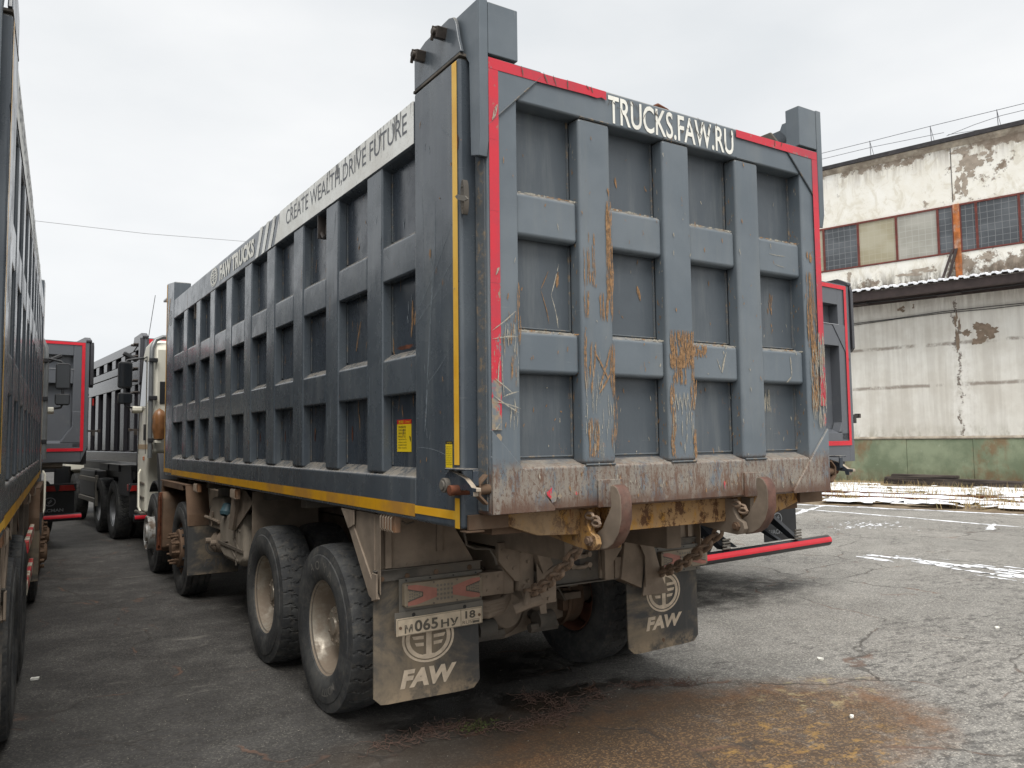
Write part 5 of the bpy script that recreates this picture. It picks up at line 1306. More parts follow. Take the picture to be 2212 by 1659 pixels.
    cr2 = t.mul(t.ramp(vo2.outputs['Distance'], .022, .006), t.ramp(t.noise(.7, 3, off=(1, 5, 1)), .54, .66))
    cr = t.math('MAXIMUM', cr, t.math('MULTIPLY', cr2, .8))
    cr = t.mul(cr, t.ramp(t.noise(1.4, 3, off=(3, 3, 1)), .38, .50))
    c = t.mix(t.math('MULTIPLY', cr, .62), c, t.mix(t.ramp(t.noise(2.2, 2), .5, .6), S(58, 54, 50), S(112, 84, 68)))
    rgh = t.mixf(damp2, .92, .74); rgh = t.mixf(wet, rgh, .30)
    h = t.math('SUBTRACT', t.math('ADD', t.math('MULTIPLY', sepc.outputs[0], .5), t.math('MULTIPLY', t.noise(40, 5, .7), 1.0)), t.math('MULTIPLY', cr, 1.5))
    nb = t.bump(t.noise(1.3, 4), .25, .05); nb = t.bump(h, .65, .006, nb)
    return t.done(c, rgh, 0, nb, .4)
mb = MB(); NG = 24
mb.face([(-1500, -1500, 0), (1500, -1500, 0), (1500, 1500, 0), (-1500, 1500, 0)])
gr = link('ground', mb.mesh('ground', asphalt(), smooth=False)); gr['kind'] = 'structure'

# ============================================================ the industrial building (local frame: y along the wall, -x towards the yard)
BP = Vector((24.818, 12.453, 0)); BR = R(15.5)
def wall_upper():
    t = NT('peeling_whitewash'); y, z = t.xyz(1), t.xyz(2)
    c = t.mix(t.ramp(t.noise(.9, 6, .65), .35, .65), S(240, 236, 224), S(248, 246, 238))
    c = t.mix(t.math('MULTIPLY', t.ramp(t.noise((2, 2, 1.4), 6, .7, off=(4, 1, 0), dist=1.2), .48, .62), .35), c, S(196, 186, 160))
    near = t.math('ADD', t.math('MULTIPLY', t.ramp(y, -.6, -2.4), .10), t.math('ADD', t.math('MULTIPLY', t.ramp(z, 8.2, 7.2), .09), t.math('MULTIPLY', t.ramp(z, 11.1, 11.5), .14)))
    pk = t.math('ADD', t.noise((1.1, 1.1, 1.1), 8, .72, off=(2, 6, 3)), near)
    pe = t.ramp(pk, .645, .66)
    c = t.mix(pe, c, t.mix(t.ramp(t.noise(4, 5), .4, .6), S(166, 154, 140), S(140, 126, 112)))
    e = t.mul(t.ramp(pk, .630, .644), t.ramp(pk, .652, .640)); c = t.mix(t.math('MULTIPLY', e, .6), c, S(104, 92, 80))
    dirt = t.mul(t.ramp(z, 7.75, 7.0), t.ramp(t.noise((3, 3, .8), 6, .7, off=(1, 8, 3)), .40, .58)); c = t.mix(t.math('MULTIPLY', dirt, .8), c, S(98, 90, 80))
    st = t.mul(t.ramp(z, 10.6, 11.5), t.ramp(t.noise((5, 5, .4), 5, .7), .42, .62)); c = t.mix(t.math('MULTIPLY', st, .6), c, S(150, 138, 124))
    return t.done(c, .92, 0, t.bump(t.noise(5, 6, .7), .35, .03), .2)
def wall_lower():
    t = NT('streaked_concrete_panels'); y, z = t.xyz(1), t.xyz(2)
    c = t.mix(t.ramp(t.noise(.8, 6, .65), .35, .65), S(212, 208, 198), S(228, 226, 218))
    s1 = t.ramp(t.noise((3.2, 3.2, .16), 5, .65, off=(2, 2, 0)), .40, .62); c = t.mix(t.math('MULTIPLY', s1, .30), c, S(168, 161, 150))
    s2 = t.ramp(t.noise((6, 6, .22), 4, .65, off=(7, 2, 3)), .60, .70); c = t.mix(t.math('MULTIPLY', s2, .45), c, S(232, 230, 222))
    for z0 in (3.40, 4.80):
        m = t.mul(t.ramp(t.math('ABSOLUTE', t.math('SUBTRACT', t.math('ADD', z, t.math('MULTIPLY', t.noise(3, 4), .10)), z0 + .05)), .09, .02), t.ramp(t.noise((1.3, 1.3, 1), 5, .7, off=(z0, 1, 1)), .40, .55)); c = t.mix(t.math('MULTIPLY', m, .7), c, S(120, 106, 94))
    yy = t.math('ADD', t.math('SUBTRACT', y, t.math('MULTIPLY', z, .02)), t.math('MULTIPLY', t.noise((1, 1, 1.4), 5, .7, off=(9, 9, 9)), .9))
    w = t.mul(t.ramp(t.math('ABSOLUTE', t.math('ADD', yy, 1.10)), .45, .1), t.ramp(t.noise(5, 6, .75, off=(1, 4, 1)), .40, .56), t.ramp(z, 5.6, 4.6)); c = t.mix(t.math('MULTIPLY', w, .55), c, S(236, 234, 228))
    k = t.mul(t.ramp(t.math('ABSOLUTE', t.math('ADD', yy, 1.04)), .06, .02), t.ramp(t.noise((2, 2, 2), 5, .8), .45, .52)); c = t.mix(t.math('MULTIPLY', k, .85), c, S(96, 82, 70))
    d = t.mul(t.ramp(z, 5.6, 6.7), t.ramp(t.noise((4, 4, .5), 5, .7, off=(5, 5, 5)), .35, .6)); c = t.mix(t.math('MULTIPLY', d, .55), c, S(126, 114, 100))
    bt = t.mul(t.ramp(z, 2.2, 1.63), t.ramp(t.noise((3, 3, 1.5), 5, .7), .42, .6)); c = t.mix(t.math('MULTIPLY', bt, .5), c, S(150, 146, 128))
    return t.done(c, .92, 0, t.bump(t.noise(5, 6, .7), .3, .02), .2)
def plinthm():
    t = NT('rusting_green_plinth'); y, z = t.xyz(1), t.xyz(2)
    c = t.mix(t.ramp(t.noise(1.1, 6, .65), .35, .65), S(146, 156, 130), S(116, 128, 104))
    r = t.ramp(t.math('ADD', t.noise((.8, .8, .5), 6, .7, off=(6, 6, 1)), t.math('MULTIPLY', t.ramp(y, 0, -3.2), .10)), .52, .66); c = t.mix(t.math('MULTIPLY', r, .6), c, S(134, 92, 62))
    b = t.mul(t.ramp(z, .7, .0), t.ramp(t.noise((4, 4, .8), 5, .7), .35, .6)); c = t.mix(t.math('MULTIPLY', b, .7), c, S(104, 88, 66))
    p = t.ramp(t.noise((9, 9, 4), 6, .75, off=(1, 1, 4)), .60, .68); c = t.mix(t.math('MULTIPLY', p, .5), c, S(168, 176, 156))
    return t.done(c, .7, 0, t.bump(t.noise(4, 5), .3, .02), .3)
def wired(name, a, b, gl):
    t = NT(name); y, z = t.xyz(1), t.xyz(2)
    c = t.mix(t.ramp(t.noise((.7, .7, 1.3), 3, .5), .4, .62), a, b)
    L = None
    for ax, p in ((y, .21), (z, .21)):
        f = t.math('ABSOLUTE', t.math('SUBTRACT', t.math('FRACT', t.math('ADD', t.math('DIVIDE', ax, p), t.math('MULTIPLY', t.noise(.8, 2), .35))), .5))
        m = t.ramp(f, .055, .03); L = m if L is None else t.math('MAXIMUM', L, m)
    c = t.mix(t.math('MULTIPLY', L, .5), c, gl)
    return t.done(c, .22, 0, t.bump(t.noise(2.2, 3), .15, .03), .5)
M['wallup'] = wall_upper(); M['walllow'] = wall_lower(); M['plinth'] = plinthm()
M['wiredark'] = wired('wired_glass_dark', S(74, 78, 82), S(96, 100, 104), S(146, 148, 148))
M['wiregrey'] = wired('wired_glass_pale', S(160, 158, 148), S(176, 174, 164), S(190, 188, 180))
M['wiretan'] = wired('wired_glass_yellowed', S(164, 156, 130), S(178, 172, 150), S(184, 178, 158))
M['winframe'] = simple('red_brown_window_steel', S(112, 56, 48), .65, 0, .25, 6, dust=.15, dustcol=S(150, 110, 90))
M['flash'] = simple('tarred_roof_edge', S(52, 50, 52), .7, 0, .25, 5, dust=.2, dustcol=S(104, 100, 96), bump=.4)
M['cornice'] = simple('dirty_concrete_cornice', S(176, 166, 150), .9, 0, .22, 3, dust=.5, dustcol=S(120, 108, 96), bump=.4)
M['rustcol'] = simple('orange_rusted_column', S(176, 104, 52), .8, 0, .35, 5, dust=.35, dustcol=S(196, 186, 176), bump=.4)
M['beamdark'] = simple('dark_canopy_steel', S(58, 48, 46), .75, 0, .25, 5)
M['snow'] = simple('clean_snow', S(240, 242, 246), .7, 0, .03, 5, spec=.3, bump=.3)
M['grey_railing'] = simple('thin_roof_railing', S(84, 84, 90), .6, 0, .1, 5)
M['stain'] = simple('bare_brown_render', S(134, 118, 102), .95, 0, .2, 5, bump=.4)
M['stainb'] = simple('old_grey_render', S(168, 156, 142), .95, 0, .15, 5, bump=.4)

B = thing('industrial_building', 'long whitewashed industrial building with peeling walls, green plinth and window band', 'building', BP, BR)
Y0, Y1 = -14, 22
mb = MB(); mb.box(0, 14, Y0, Y1, 1.60, 7.05); mb.box(.05, 14, Y0 + .1, Y1 - .1, .0, 1.6); part('lower_wall', mb, 'walllow', B)
mb = MB(); mb.box(.0, 14, Y0, Y1, 7.052, 7.85); mb.box(.0, .3, Y0, Y1, 9.53, 11.50); mb.box(.3, 14, Y0, Y1, 11.3, 11.5); mb.box(13.7, 14, Y0, Y1, 7.85, 11.3); mb.box(.3, 13.7, Y0, Y0 + .3, 7.85, 11.3); mb.box(.3, 13.7, Y1 - .3, Y1, 7.85, 11.3); part('upper_wall', mb, 'wallup', B)
mb = MB()
y = Y0; k = 0
while y < Y1:
    w = min(2.05, Y1 - y); mb.box(-.05 - .006 * (k % 2), .05, y + .004, y + w - .004, .0, 1.56 + .008 * (k % 3)); y += w; k += 1
part('plinth', mb, 'plinth', B, .01)
mb = MB(); mb.prism([(-.09, 1.58), (-.09, 1.62), (.02, 1.68), (.02, 1.58)], 1, Y0, Y1); part('plinth_ledge', mb, 'cornice', B, .005)
mb = MB(); mb.prism([(.0, 11.502), (-.10, 11.58), (-.14, 11.69), (.3, 11.69), (.3, 11.502)], 1, Y0, Y1); part('cornice', mb, 'cornice', B, .01)
mb = MB()
y = Y0; random.seed(3)
while y < Y1:
    w = random.uniform(1.5, 3.0); w = min(w, Y1 - y); d = random.uniform(0, .02); mb.box(-.17 - d, .4, y, y + w, 11.70 - d, 11.84 + d); y += w + .003
part('roof_edge', mb, 'flash', B, .01)
mb = MB(); mb.box(.4, 14, Y0, Y1, 11.5, 11.7); part('roof', mb, 'flash', B)
# brown render patches
mb = MB(); random.seed(12); F = lambda yy, zz: (-.012 - random.random() * .002, yy, zz)
def patchy(mb, cy, cz, ry, rz_, n, m=0):
    for _ in range(n):
        a = random.uniform(0, 6.28); q = random.random() ** .5
        x = -.006 - .0005 * _
        blotch(mb, cy + ry * q * math.cos(a), cz + rz_ * q * math.sin(a), ry * .42, rz_ * .42, lambda u, v: (x, u, v), m, 18, .5)
patchy(mb, -2.05, 5.05, .42, .34, 12); patchy(mb, -1.42, 5.2, .10, .6, 8); patchy(mb, .35, 6.15, .16, .12, 6); patchy(mb, -.05, 6.2, .07, .07, 4)
patchy(mb, -1.95, 10.75, .32, .30, 12, 1); patchy(mb, -2.35, 10.9, .3, .2, 8, 1); patchy(mb, -1.75, 10.1, .18, .40, 10, 1); patchy(mb, -1.55, 9.8, .08, .2, 5, 1); patchy(mb, -1.85, 11.3, .35, .12, 8, 1)
patchy(mb, -.2, 7.4, .5, .12, 10, 1); patchy(mb, 2.0, 7.55, .12, .2, 5, 1); patchy(mb, -2.4, 7.55, .3, .15, 6, 1)
part('render_patch', mb, ['stain', 'stainb'], B, recalc=False)
# vertical joint
mb = MB(); mb.box(-.012, .0, -1.475, -1.455, 9.62, 11.5); part('joint_strip', mb, 'beamdark', B)
# windows
def bay(y0):
    m = [y0 + v for v in (-.02, .49, 1.83, 3.16, 4.41)]
    return m
edges = [-13.9, -12.7, -11.4, -10.2, -8.9, -7.65, -7.45, -6.9, -5.7, -4.55, -3.37, -2.14, -1.65, -1.45, -.97, .37, 1.68, 2.93, 4.2, 5.0, 5.2, 5.8, 7.1, 8.4, 9.6, 10.3, 10.5, 11.1, 12.4, 13.7, 15, 16.2, 17.5, 18.8, 20.1, 21.9]
cols = {(-7.65, -7.45), (-1.65, -1.45), (5.0, 5.2), (10.3, 10.5)}
kinds = {(1.68, 2.93): 'wiredark', (.37, 1.68): 'wiretan', (-.97, .37): 'wiregrey', (-1.45, -.97): 'wiredark', (-2.14, -1.65): 'wiredark', (-3.37, -2.14): 'wiredark'}
kk = 0
for a, b in zip(edges[:-1], edges[1:]):
    if (a, b) in cols:
        mb = MB(); mb.box(-.05, .06, a, b, 7.0, 9.53); part('steel_column', mb, 'rustcol', B, .006); continue
    mb = MB(); fw = .035
    mb.box(-.03, .05, a + .002, a + fw, 7.86, 9.52); mb.box(-.03, .05, b - fw, b - .002, 7.86, 9.52)
    mb.box(-.03, .05, a + fw, b - fw, 7.86, 7.91); mb.box(-.03, .05, a + fw, b - fw, 9.46, 9.52)
    wf = part('window', mb, 'winframe', B, .004)
    pm = kinds.get((a, b)) or ('wiredark', 'wiregrey', 'wiredark', 'wiretan')[kk % 4]; kk += 1
    mb = MB(); mb.box(.012, .02, a + fw, b - fw, 7.91, 9.46); part('pane', mb, pm, wf)
mb = MB(); mb.box(1.5, 1.6, Y0 + .4, Y1 - .4, 7.86, 11.3); part('inner_wall', mb, 'beamdark', B)
# canopy
mb = MB(); n = 420; ys = [Y0 + 4 + (Y1 - Y0 - 4) * i / n for i in range(n + 1)]; vs = []; fs = []
for i, yy in enumerate(ys):
    r = .022 if (i // 2) % 2 else -.022
    for (x, z) in ((-1.15, 6.78), (-.002, 6.95)): vs += [(x, yy, z + r), (x, yy, z + r + .006)]
for i in range(n):
    a = i * 4; b = a + 4; fs += [(a, b, b + 2, a + 2), (a + 1, a + 3, b + 3, b + 1), (a, a + 1, b + 1, b), (a + 2, b + 2, b + 3, a + 3)]
mb.add(vs, fs); cn = part('canopy', mb, 'beamdark', B, recalc=False, smooth=False)
mb = MB(); random.seed(9); vs = []; fs = []; n = 900; yy0 = Y0 + 4; L = Y1 - Y0 - 4.0
for i in range(n + 1):
    yy = yy0 + L * i / n; r = .022 if int(i * 420 / n // 2) % 2 else -.022; h = .045 + .02 * random.random(); dr = .03 * max(0, random.random() - .4)
    vs += [(-1.17, yy, 6.785 + r - dr), (-1.17, yy, 6.79 + r + h), (-.75, yy, 6.845 + r + h * .8), (-.45, yy, 6.885)]
for i in range(n):
    a = i * 4; b = a + 4
    for q in range(3): fs.append((a + q, a + q + 1, b + q + 1, b + q))
mb.add(vs, fs); part('canopy_snow', mb, 'snow', cn, recalc=False)
mb = MB(); mb.box(-1.10, -.93, Y0 + 4, Y1, 6.44, 6.73); mb.box(-.10, -.001, Y0 + 4, Y1, 6.40, 6.70); part('canopy_beam_and_shade_board', mb, 'beamdark', cn, .008)  # front beam, plus a wall-side board added as the dark shade band underneath
for yy in (-7.3, -4.3, -1.28, 1.7, 4.7, 7.7, 10.7, 13.7):
    mb = MB(); mb.box(-.95, .0, yy - .06, yy + .06, 6.50, 6.70); mb.box(-.5, -.2, yy - .36, yy + .36, 6.40, 6.50); part('canopy_bracket', mb, 'beamdark', cn, .006)
mb = MB(); mb.hexa([(-.30, -1.30, 6.95), (-.24, -1.30, 6.95), (-.24, -1.24, 6.95), (-.30, -1.24, 6.95), (-.08, -1.56, 8.0), (-.04, -1.56, 8.0), (-.04, -1.46, 8.0), (-.08, -1.46, 8.0)]); mb.hexa([(-.45, -1.16, 6.93), (-.39, -1.16, 6.93), (-.39, -1.08, 6.93), (-.45, -1.08, 6.93), (-.08, -1.44, 8.0), (-.04, -1.44, 8.0), (-.04, -1.36, 8.0), (-.08, -1.36, 8.0)])
part('brace', mb, 'beamdark', B, .004)
# cable along the wall
mb = MB()
for o in (0, .05): mb.tube([(-.06, Y0 + 1 + 1.5 * k, 5.86 + o + .03 * math.sin(k * 1.7 + o * 20) - .018 * (Y0 + 1 + 1.5 * k + 3)) for k in range(23)], .014, 6)
mb.tube([(-.5, Y0 + 1 + 1.5 * k, 6.44 + .02 * math.sin(k * 1.3)) for k in range(23)], .02, 6)
part('wall_cable', mb, 'black', B)
# railing on the roof
mb = MB()
RL = [(-.0, Y0), (.0, -1.27)]
mb.tube([(.1, Y0, 12.47), (.1, -3.0, 12.46), (.1, -.9, 12.47), (.1, 1.1, 12.455), (.1, Y1, 12.48)], .010, 5)
mb.tube([(.1, Y0, 12.22), (.1, -3.0, 12.24)], .009, 5); mb.tube([(.1, -3.0, 12.24), (.1, -2.2, 12.15), (.1, -1.35, 11.99)], .009, 5); mb.tube([(.1, -4.0, 11.92), (.1, -2.8, 11.90), (.1, -1.4, 12.02)], .008, 5)
mb.tube([(.1, -1.28, 12.13), (.1, 1.1, 12.23), (.1, Y1, 12.25)], .009, 5)
yy = -13.0
for yy in [-13 + 2.02 * k for k in range(17)]:
    mb.tube([(.1, yy, 11.84), (.1, yy + .02, 12.48)], .012, 5); mb.tube([(.4, yy - .05, 11.84), (.1, yy + .02, 12.46)], .008, 5)
part('roof_railing', mb, 'grey_railing', B)

# ============================================================ verge, railway, snow, timber
def bl(x, y, z=0): 
    c, s = math.cos(BR), math.sin(BR); return (BP.x + x * c - y * s, BP.y + x * s + y * c, z)
def soil():
    t = NT('brown_verge_soil')
    c = t.mix(t.ramp(t.noise(1.2, 6, .7), .35, .65), S(112, 98, 82), S(140, 126, 106))
    g = t.ramp(t.noise((3, 3, 3), 6, .75, off=(3, 0, 3)), .50, .66); c = t.mix(t.math('MULTIPLY', g, .6), c, S(158, 140, 104))
    c = t.mix(t.math('MULTIPLY', t.ramp(t.noise(9, 5, .75, off=(2, 2, 2)), .55, .7), .5), c, S(82, 72, 60))
    return t.done(c, .95, 0, t.bump(t.noise(8, 6, .75), .8, .05), .2)
mb = MB(); random.seed(17); nx, ny = 26, 150; vs = []
for j in range(ny + 1):
    for i in range(nx + 1):
        x = -9.75 + 9.9 * i / nx; y = -20 + 48 * j / ny
        z = .01 + (.05 * random.random() if 0 < i < nx else 0) + .06 * min(1, i / 6)
        vs.append(bl(x + (random.uniform(-.12, .12) if i == 0 else 0), y, z))
fs = [(j * (nx + 1) + i, j * (nx + 1) + i + 1, (j + 1) * (nx + 1) + i + 1, (j + 1) * (nx + 1) + i) for j in range(ny) for i in range(nx)]
mb.add(vs, fs); vg = link('verge', mb.mesh('verge', soil())); vg['kind'] = 'structure'
for x, lab in ((-8.15, 'rusty rail of the track nearer to the trucks, snow lying beside it'), (-6.68, 'rusty rail of the track nearer to the green plinth of the building')):
    r = thing('railway_rail', lab, 'rail', bl(x, 0, 0), BR, 'rails of the siding'); ORG = Vector((0, 0, 0))
    mb = MB(); mb.box(-.035, .035, -20, 26, .115, .155); mb.box(-.009, .009, -20, 26, .05, .12); mb.box(-.065, .065, -20, 26, .03, .05); part('rail_profile', mb, 'rusty', r, .004)
# snow patches: a broken crust, holes cut where the noise runs low
from mathutils import noise as mn
SNOW = MB()
def crust(name, fn, x0, x1, y0, y1, dx, dy, tf, base, seed, thick=.03):
    mb = MB(); nx = int((x1 - x0) / dx); ny = int((y1 - y0) / dy); idx = {}; vs = []; fs = []
    def V(i, j):
        if (i, j) not in idx:
            x = x0 + (i + mn.noise(Vector((i * .7, j * .7, seed))) * .6) * dx; y = y0 + (j + mn.noise(Vector((i * .7, j * .7, seed + 9))) * .6) * dy
            f = fn(x, y); h = base + thick * max(0, min(1, f * 3))
            idx[(i, j)] = len(vs); vs.append(tf(x, y, h))
        return idx[(i, j)]
    for i in range(nx):
        for j in range(ny):
            x = x0 + (i + .5) * dx; y = y0 + (j + .5) * dy
            if fn(x, y) > 0: fs.append((V(i, j), V(i + 1, j), V(i + 1, j + 1), V(i, j + 1)))
    SNOW.add(vs, fs)
N2 = lambda x, y, s, sc: mn.fractal(Vector((x * sc[0], y * sc[1], s)), .9, 2.1, 5)
def f1(x, y):
    e = min(1, (x + 9.5) * 1.2, (-2.2 - x) * .9)
    r = .35 if (abs(x + 8.15) < .12 or abs(x + 6.68) < .12) else 0
    tr = .12 if -6.4 < x < -3.2 else -.02
    return N2(x, y, 3.3, (1.6, .75)) + .12 * e + tr - r - .02
crust('snow', f1, -9.6, -2.0, -16, 24, .09, .14, lambda x, y, h: bl(x, y, h), .095, 2.0, .05)
def line(x0, y0, x1, y1, w, seed, rag=.5):
    L = math.hypot(x1 - x0, y1 - y0); ux, uy = (x1 - x0) / L, (y1 - y0) / L
    f = lambda a, b: w * (1 + rag * 1.4 * N2(a, 0, seed, (1.7, 1))) - abs(b + .12 * N2(a, 0, seed + 5, (.5, 1))) + w * .9 * N2(a, b, seed, (6, 9))
    crust('snow', f, 0, L, -w * 3, w * 3, .06, .02, lambda a, b, h: (x0 + ux * a - uy * b, y0 + uy * a + ux * b, h), .004, seed, .012)
def lb(x0, y0, x1, y1, w, s):
    a = bl(x0, y0); b = bl(x1, y1); line(a[0], a[1], b[0], b[1], w, s)
lb(-9.85, -12, -9.85, 14, .085, 21.0)
line(14.25, 10.6, 14.17, 4.28, .05, 31.0); line(14.17, 4.28, 14.6, -2, .05, 37.0); line(14.30, 4.87, 13.3, 4.42, .05, 41.0); line(14.2, 9.1, 11.2, 7.6, .03, 43.0); line(13.0, 8.5, 16.2, 9.8, .04, 45.0)
def f2(x, y):      # wind-scoured streaks
    u = (y - 3.95) / -5.5; 
    if u < 0: return -1
    w = min(.42, .05 + u * 1.1); c = 8.78 + .12 * u
    return w - abs(x - c) * 1.15 + .9 * N2(x, y, 8.8, (17, 1.5)) + .25 * N2(x, y, 1.8, (30, 12)) - .24
crust('snow', f2, 8.1, 9.6, -1.6, 4.0, .015, .05, lambda x, y, h: (x, y, h), .004, 8.0, .010)
def f3(x, y): return .50 * N2(x, y, 18.8, (7, 20)) - .04 - abs(x - 12.3) * .22 - abs(y - 6.2) * .42
crust('snow', f3, 9.6, 14, 4.6, 7.6, .04, .025, lambda x, y, h: (x, y, h), .004, 18.0, .006)
o = link('snow', SNOW.mesh('snow', 'snow')); o['kind'] = 'stuff'
# timbers
def wood():
    t = NT('weathered_black_timber')
    c = t.mix(t.ramp(t.noise((8, .6, 8), 5, .7), .4, .62), S(46, 40, 37), S(84, 76, 70))
    return t.done(c, .85, 0, t.bump(t.noise((14, .8, 14), 5, .7), .5, .01), .3)
M['wood'] = wood()
for k, (a, b, z, lab) in enumerate((((-1.45, .60), (-2.25, -3.5), .05, 'longest dark old timber lying on the verge by the green plinth'), ((-1.10, .8), (-1.85, -2.6), .05, 'dark old timber lying just behind the longest one by the green plinth'), ((-1.35, .5), (-1.75, -1.6), .33, 'short dark board lying on top of the two old timbers'))):
    A_, B_ = Vector(bl(*a)), Vector(bl(*b)); d = B_ - A_; o = thing('timber', lab, 'timber', A_, math.atan2(d.y, d.x) - math.pi / 2, 'old timbers on the verge'); ORG = Vector((0, 0, 0))
    L = d.length; mb = MB(); n = 8
    for i in range(n):
        pass
    mb.hexa([(-.14, 0, z), (.14, .03, z), (.15, L, z), (-.13, L - .02, z), (-.105, .02, z + .27 - .17 * (k == 2)), (.10, .05, z + .26 - .17 * (k == 2)), (.11, L - .03, z + .27 - .17 * (k == 2)), (-.11, L, z + .265 - .17 * (k == 2))])
    part('beam_body', mb, 'wood', o, .012)
# dry grass tufts and dead flower heads on the verge
M['straw'] = simple('dry_straw', S(170, 148, 104), .9, 0, .2, 5)
M['straw2'] = simple('dull_green_grass', S(112, 112, 72), .9, 0, .2, 5)
M['vine'] = simple('dead_reddish_vine', S(96, 74, 64), .9, 0, .25, 20)
M['leaf'] = simple('small_green_leaf', S(84, 92, 50), .8, 0, .25, 20)
random.seed(31); mb = MB()
def blade(mb, x, y, z, h, lean, m=0, w=.006):
    a = random.uniform(0, 6.28); dx, dy = math.cos(a), math.sin(a); px, py = -dy * w, dx * w
    p1 = (x + dx * lean * .4, y + dy * lean * .4, z + h * .6); p2 = (x + dx * lean, y + dy * lean, z + h)
    mb.add([(x - px, y - py, z), (x + px, y + py, z), (p1[0] + px * .7, p1[1] + py * .7, p1[2]), (p1[0] - px * .7, p1[1] - py * .7, p1[2]), p2], [(0, 1, 2, 3), (3, 2, 4)], m)
cl = [(random.uniform(-9.5, -.4), random.uniform(-6, 16)) for _ in range(210)]
for (x, y) in cl:
    r = random.uniform(.1, .35); k = random.randint(30, 90) if x < -2.6 and abs(x + 7.4) > .5 else 14
    for _ in range(k):
        q = bl(x + random.gauss(0, r), y + random.gauss(0, r * 1.6)); blade(mb, q[0], q[1], .05, random.uniform(.08, .30), random.uniform(.03, .2), 0 if random.random() < .8 else 1, .006)
o = link('dry_grass', mb.mesh('dry_grass', ['straw', 'straw2'], smooth=False, recalc=False)); o['kind'] = 'stuff'
# creeping dead weed in the foreground cracks
def vine(pts, label, n, spread, leaves, L=.22):
    o = thing('creeping_weed', label, 'weed', (pts[0][0], pts[0][1], 0)); 
    global ORG
    ORG = Vector((pts[0][0], pts[0][1], 0)); mb = MB(); lm = MB()
    segs = list(zip(pts[:-1], pts[1:]))
    for _ in range(n):
        (a, b) = random.choice(segs); t = random.random(); x = a[0] + (b[0] - a[0]) * t + random.gauss(0, spread); y = a[1] + (b[1] - a[1]) * t + random.gauss(0, spread * .6)
        th = random.uniform(0, 6.28) if random.random() < .5 else math.atan2(b[1] - a[1], b[0] - a[0]) + random.gauss(0, .5)
        p = []; k = random.randint(4, 8); z = .006
        for i in range(k):
            p.append((x, y, z)); th += random.gauss(0, .55); s = random.uniform(.012, L / 6); x += s * math.cos(th); y += s * math.sin(th); z = .006 + abs(random.gauss(0, .009)) + .02 * (random.random() < .06)
        mb.tube(p, random.uniform(.0008, .0017), 4, cap=False)
    part('stem', mb, 'vine', o, recalc=False)
    for _ in range(leaves):
        a, b = segs[len(segs) // 3]; x = random.gauss(a[0] * .4 + b[0] * .6, .07); y = random.gauss(a[1] * .4 + b[1] * .6, .05); z = random.uniform(.008, .03); r = random.uniform(.004, .009); th = random.uniform(0, 6.28)
        lm.face([(x + r * math.cos(th + q) * (1.6 if q in (0, 3.1416) else .8), y + r * math.sin(th + q) * (1.6 if q in (0, 3.1416) else .8), z + random.uniform(-.003, .003)) for q in (0, 1.2, 1.9, 3.1416, 4.3, 5.0)])
    if leaves: part('leaf', lm, 'leaf', o, recalc=False)
random.seed(8)
vine([(-.10, 1.26), (.25, 1.25), (.45, 1.30), (.70, 1.10), (.95, 1.02), (1.12, 1.10), (1.30, 1.14), (1.24, 1.30), (1.22, 1.50)], 'long trail of dead reddish weed with green leaves below the left mudflap', 330, .05, 150)
vine([(1.80, 1.32), (2.0, 1.22), (2.2, 1.10), (2.35, 1.0)], 'small patch of dead reddish weed right of the long trail, without leaves', 110, .05, 0, .14)
vine([(1.45, 1.05), (1.6, 1.22), (1.62, 1.35)], 'few wiry dead weed stems between the long trail and the small patch', 30, .04, 0, .2)
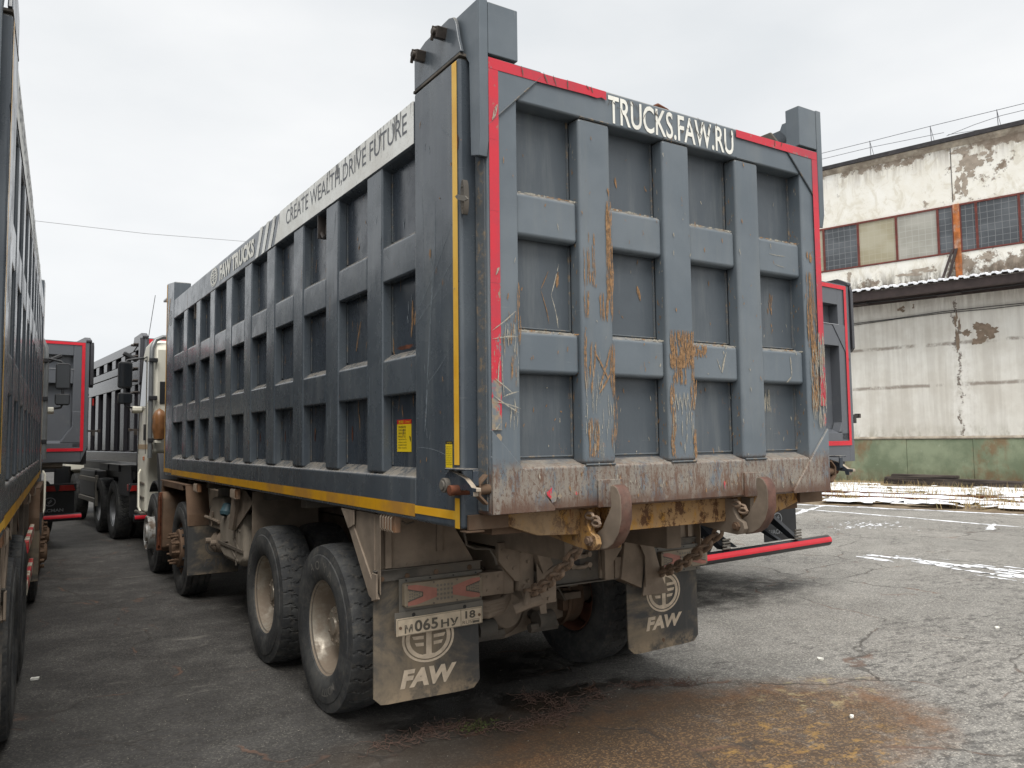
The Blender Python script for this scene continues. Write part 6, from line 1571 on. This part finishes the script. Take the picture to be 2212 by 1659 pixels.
# scraps of litter
random.seed(4)
for (x, y, r, lab) in ((3.57, .93, .035, 'white scrap of litter on the grey asphalt right of the trucks'), (-1.62, 3.95, .03, 'white scrap of litter on the dark asphalt by the left truck tyres'), (5.72, .66, .03, 'white scrap of litter near the right edge of the picture'), (2.62, .02, .02, 'tiny pale scrap at the edge of the rusty stain')):
    mb = MB(); nseg = 7
    top = [(r * random.uniform(.5, 1.3) * math.cos(k / nseg * 6.283), r * random.uniform(.3, .9) * math.sin(k / nseg * 6.283), random.uniform(.008, .022)) for k in range(nseg)]
    mb.add([(0, 0, .02)] + top + [(q[0] * .9, q[1] * .9, .001) for q in top], [(0, 1 + k, 1 + (k + 1) % nseg) for k in range(nseg)] + [(1 + k, 1 + nseg + k, 1 + nseg + (k + 1) % nseg, 1 + (k + 1) % nseg) for k in range(nseg)])
    ORG = Vector((0, 0, 0)); o = link('litter', mb.mesh('litter', 'white', smooth=False)); o.location = (x, y, 0); tag(o, lab, 'litter', 'white scraps of litter')
# loose grit on the asphalt
M['grit'] = simple('pale_grit', S(156, 150, 138), .9, 0, .3, 60)
M['grit2'] = simple('dark_grit', S(92, 88, 82), .9, 0, .3, 60)
mb = MB(); random.seed(77)
for _ in range(2600):
    d_ = 2.2 + 9 * random.random() ** 1.6; th = random.uniform(R(-33), R(68)); x = -1.89 + d_ * math.sin(th); y = -3.12 + d_ * math.cos(th)
    r = random.uniform(.0015, .0042) * (1 if random.random() < .985 else 2.2); a0 = random.uniform(0, 6.28); h = r * random.uniform(.5, 1.0)
    base = [(x + r * random.uniform(.7, 1.2) * math.cos(a0 + k * 1.5708), y + r * random.uniform(.7, 1.2) * math.sin(a0 + k * 1.5708), .0005) for k in range(4)]
    top = [(x + (p[0] - x) * .6, y + (p[1] - y) * .6, h) for p in base]
    mb.add(base + top, [(4, 5, 6, 7), (0, 1, 5, 4), (1, 2, 6, 5), (2, 3, 7, 6), (3, 0, 4, 7)], 0 if random.random() < .7 else 1)
o = link('grit', mb.mesh('grit', ['grit', 'grit2'], smooth=False, recalc=False)); o['kind'] = 'stuff'
# overhead wire far behind
c0 = Vector((-1.88851, -3.11975, 1.76)); r1 = Vector((54.357, 1970.344, 481.419)); r2 = Vector((426.349, 1734.562, 432.754))
a = c0 + r1 * (45 / 1970.3); b = c0 + r2 * (45 / 1734.6); d = b - a
mb = MB(); mb.tube([a - d * 1.2 + Vector((0, 0, .5)), a, (a + b) / 2 - Vector((0, 0, .10)), b, b + d * 1.2 + Vector((0, 0, .5))], .014, 5)
w = link('overhead_wire', mb.mesh('overhead_wire', 'silver')); tag(w, 'thin grey wire crossing the sky above the cream cab', 'wire')
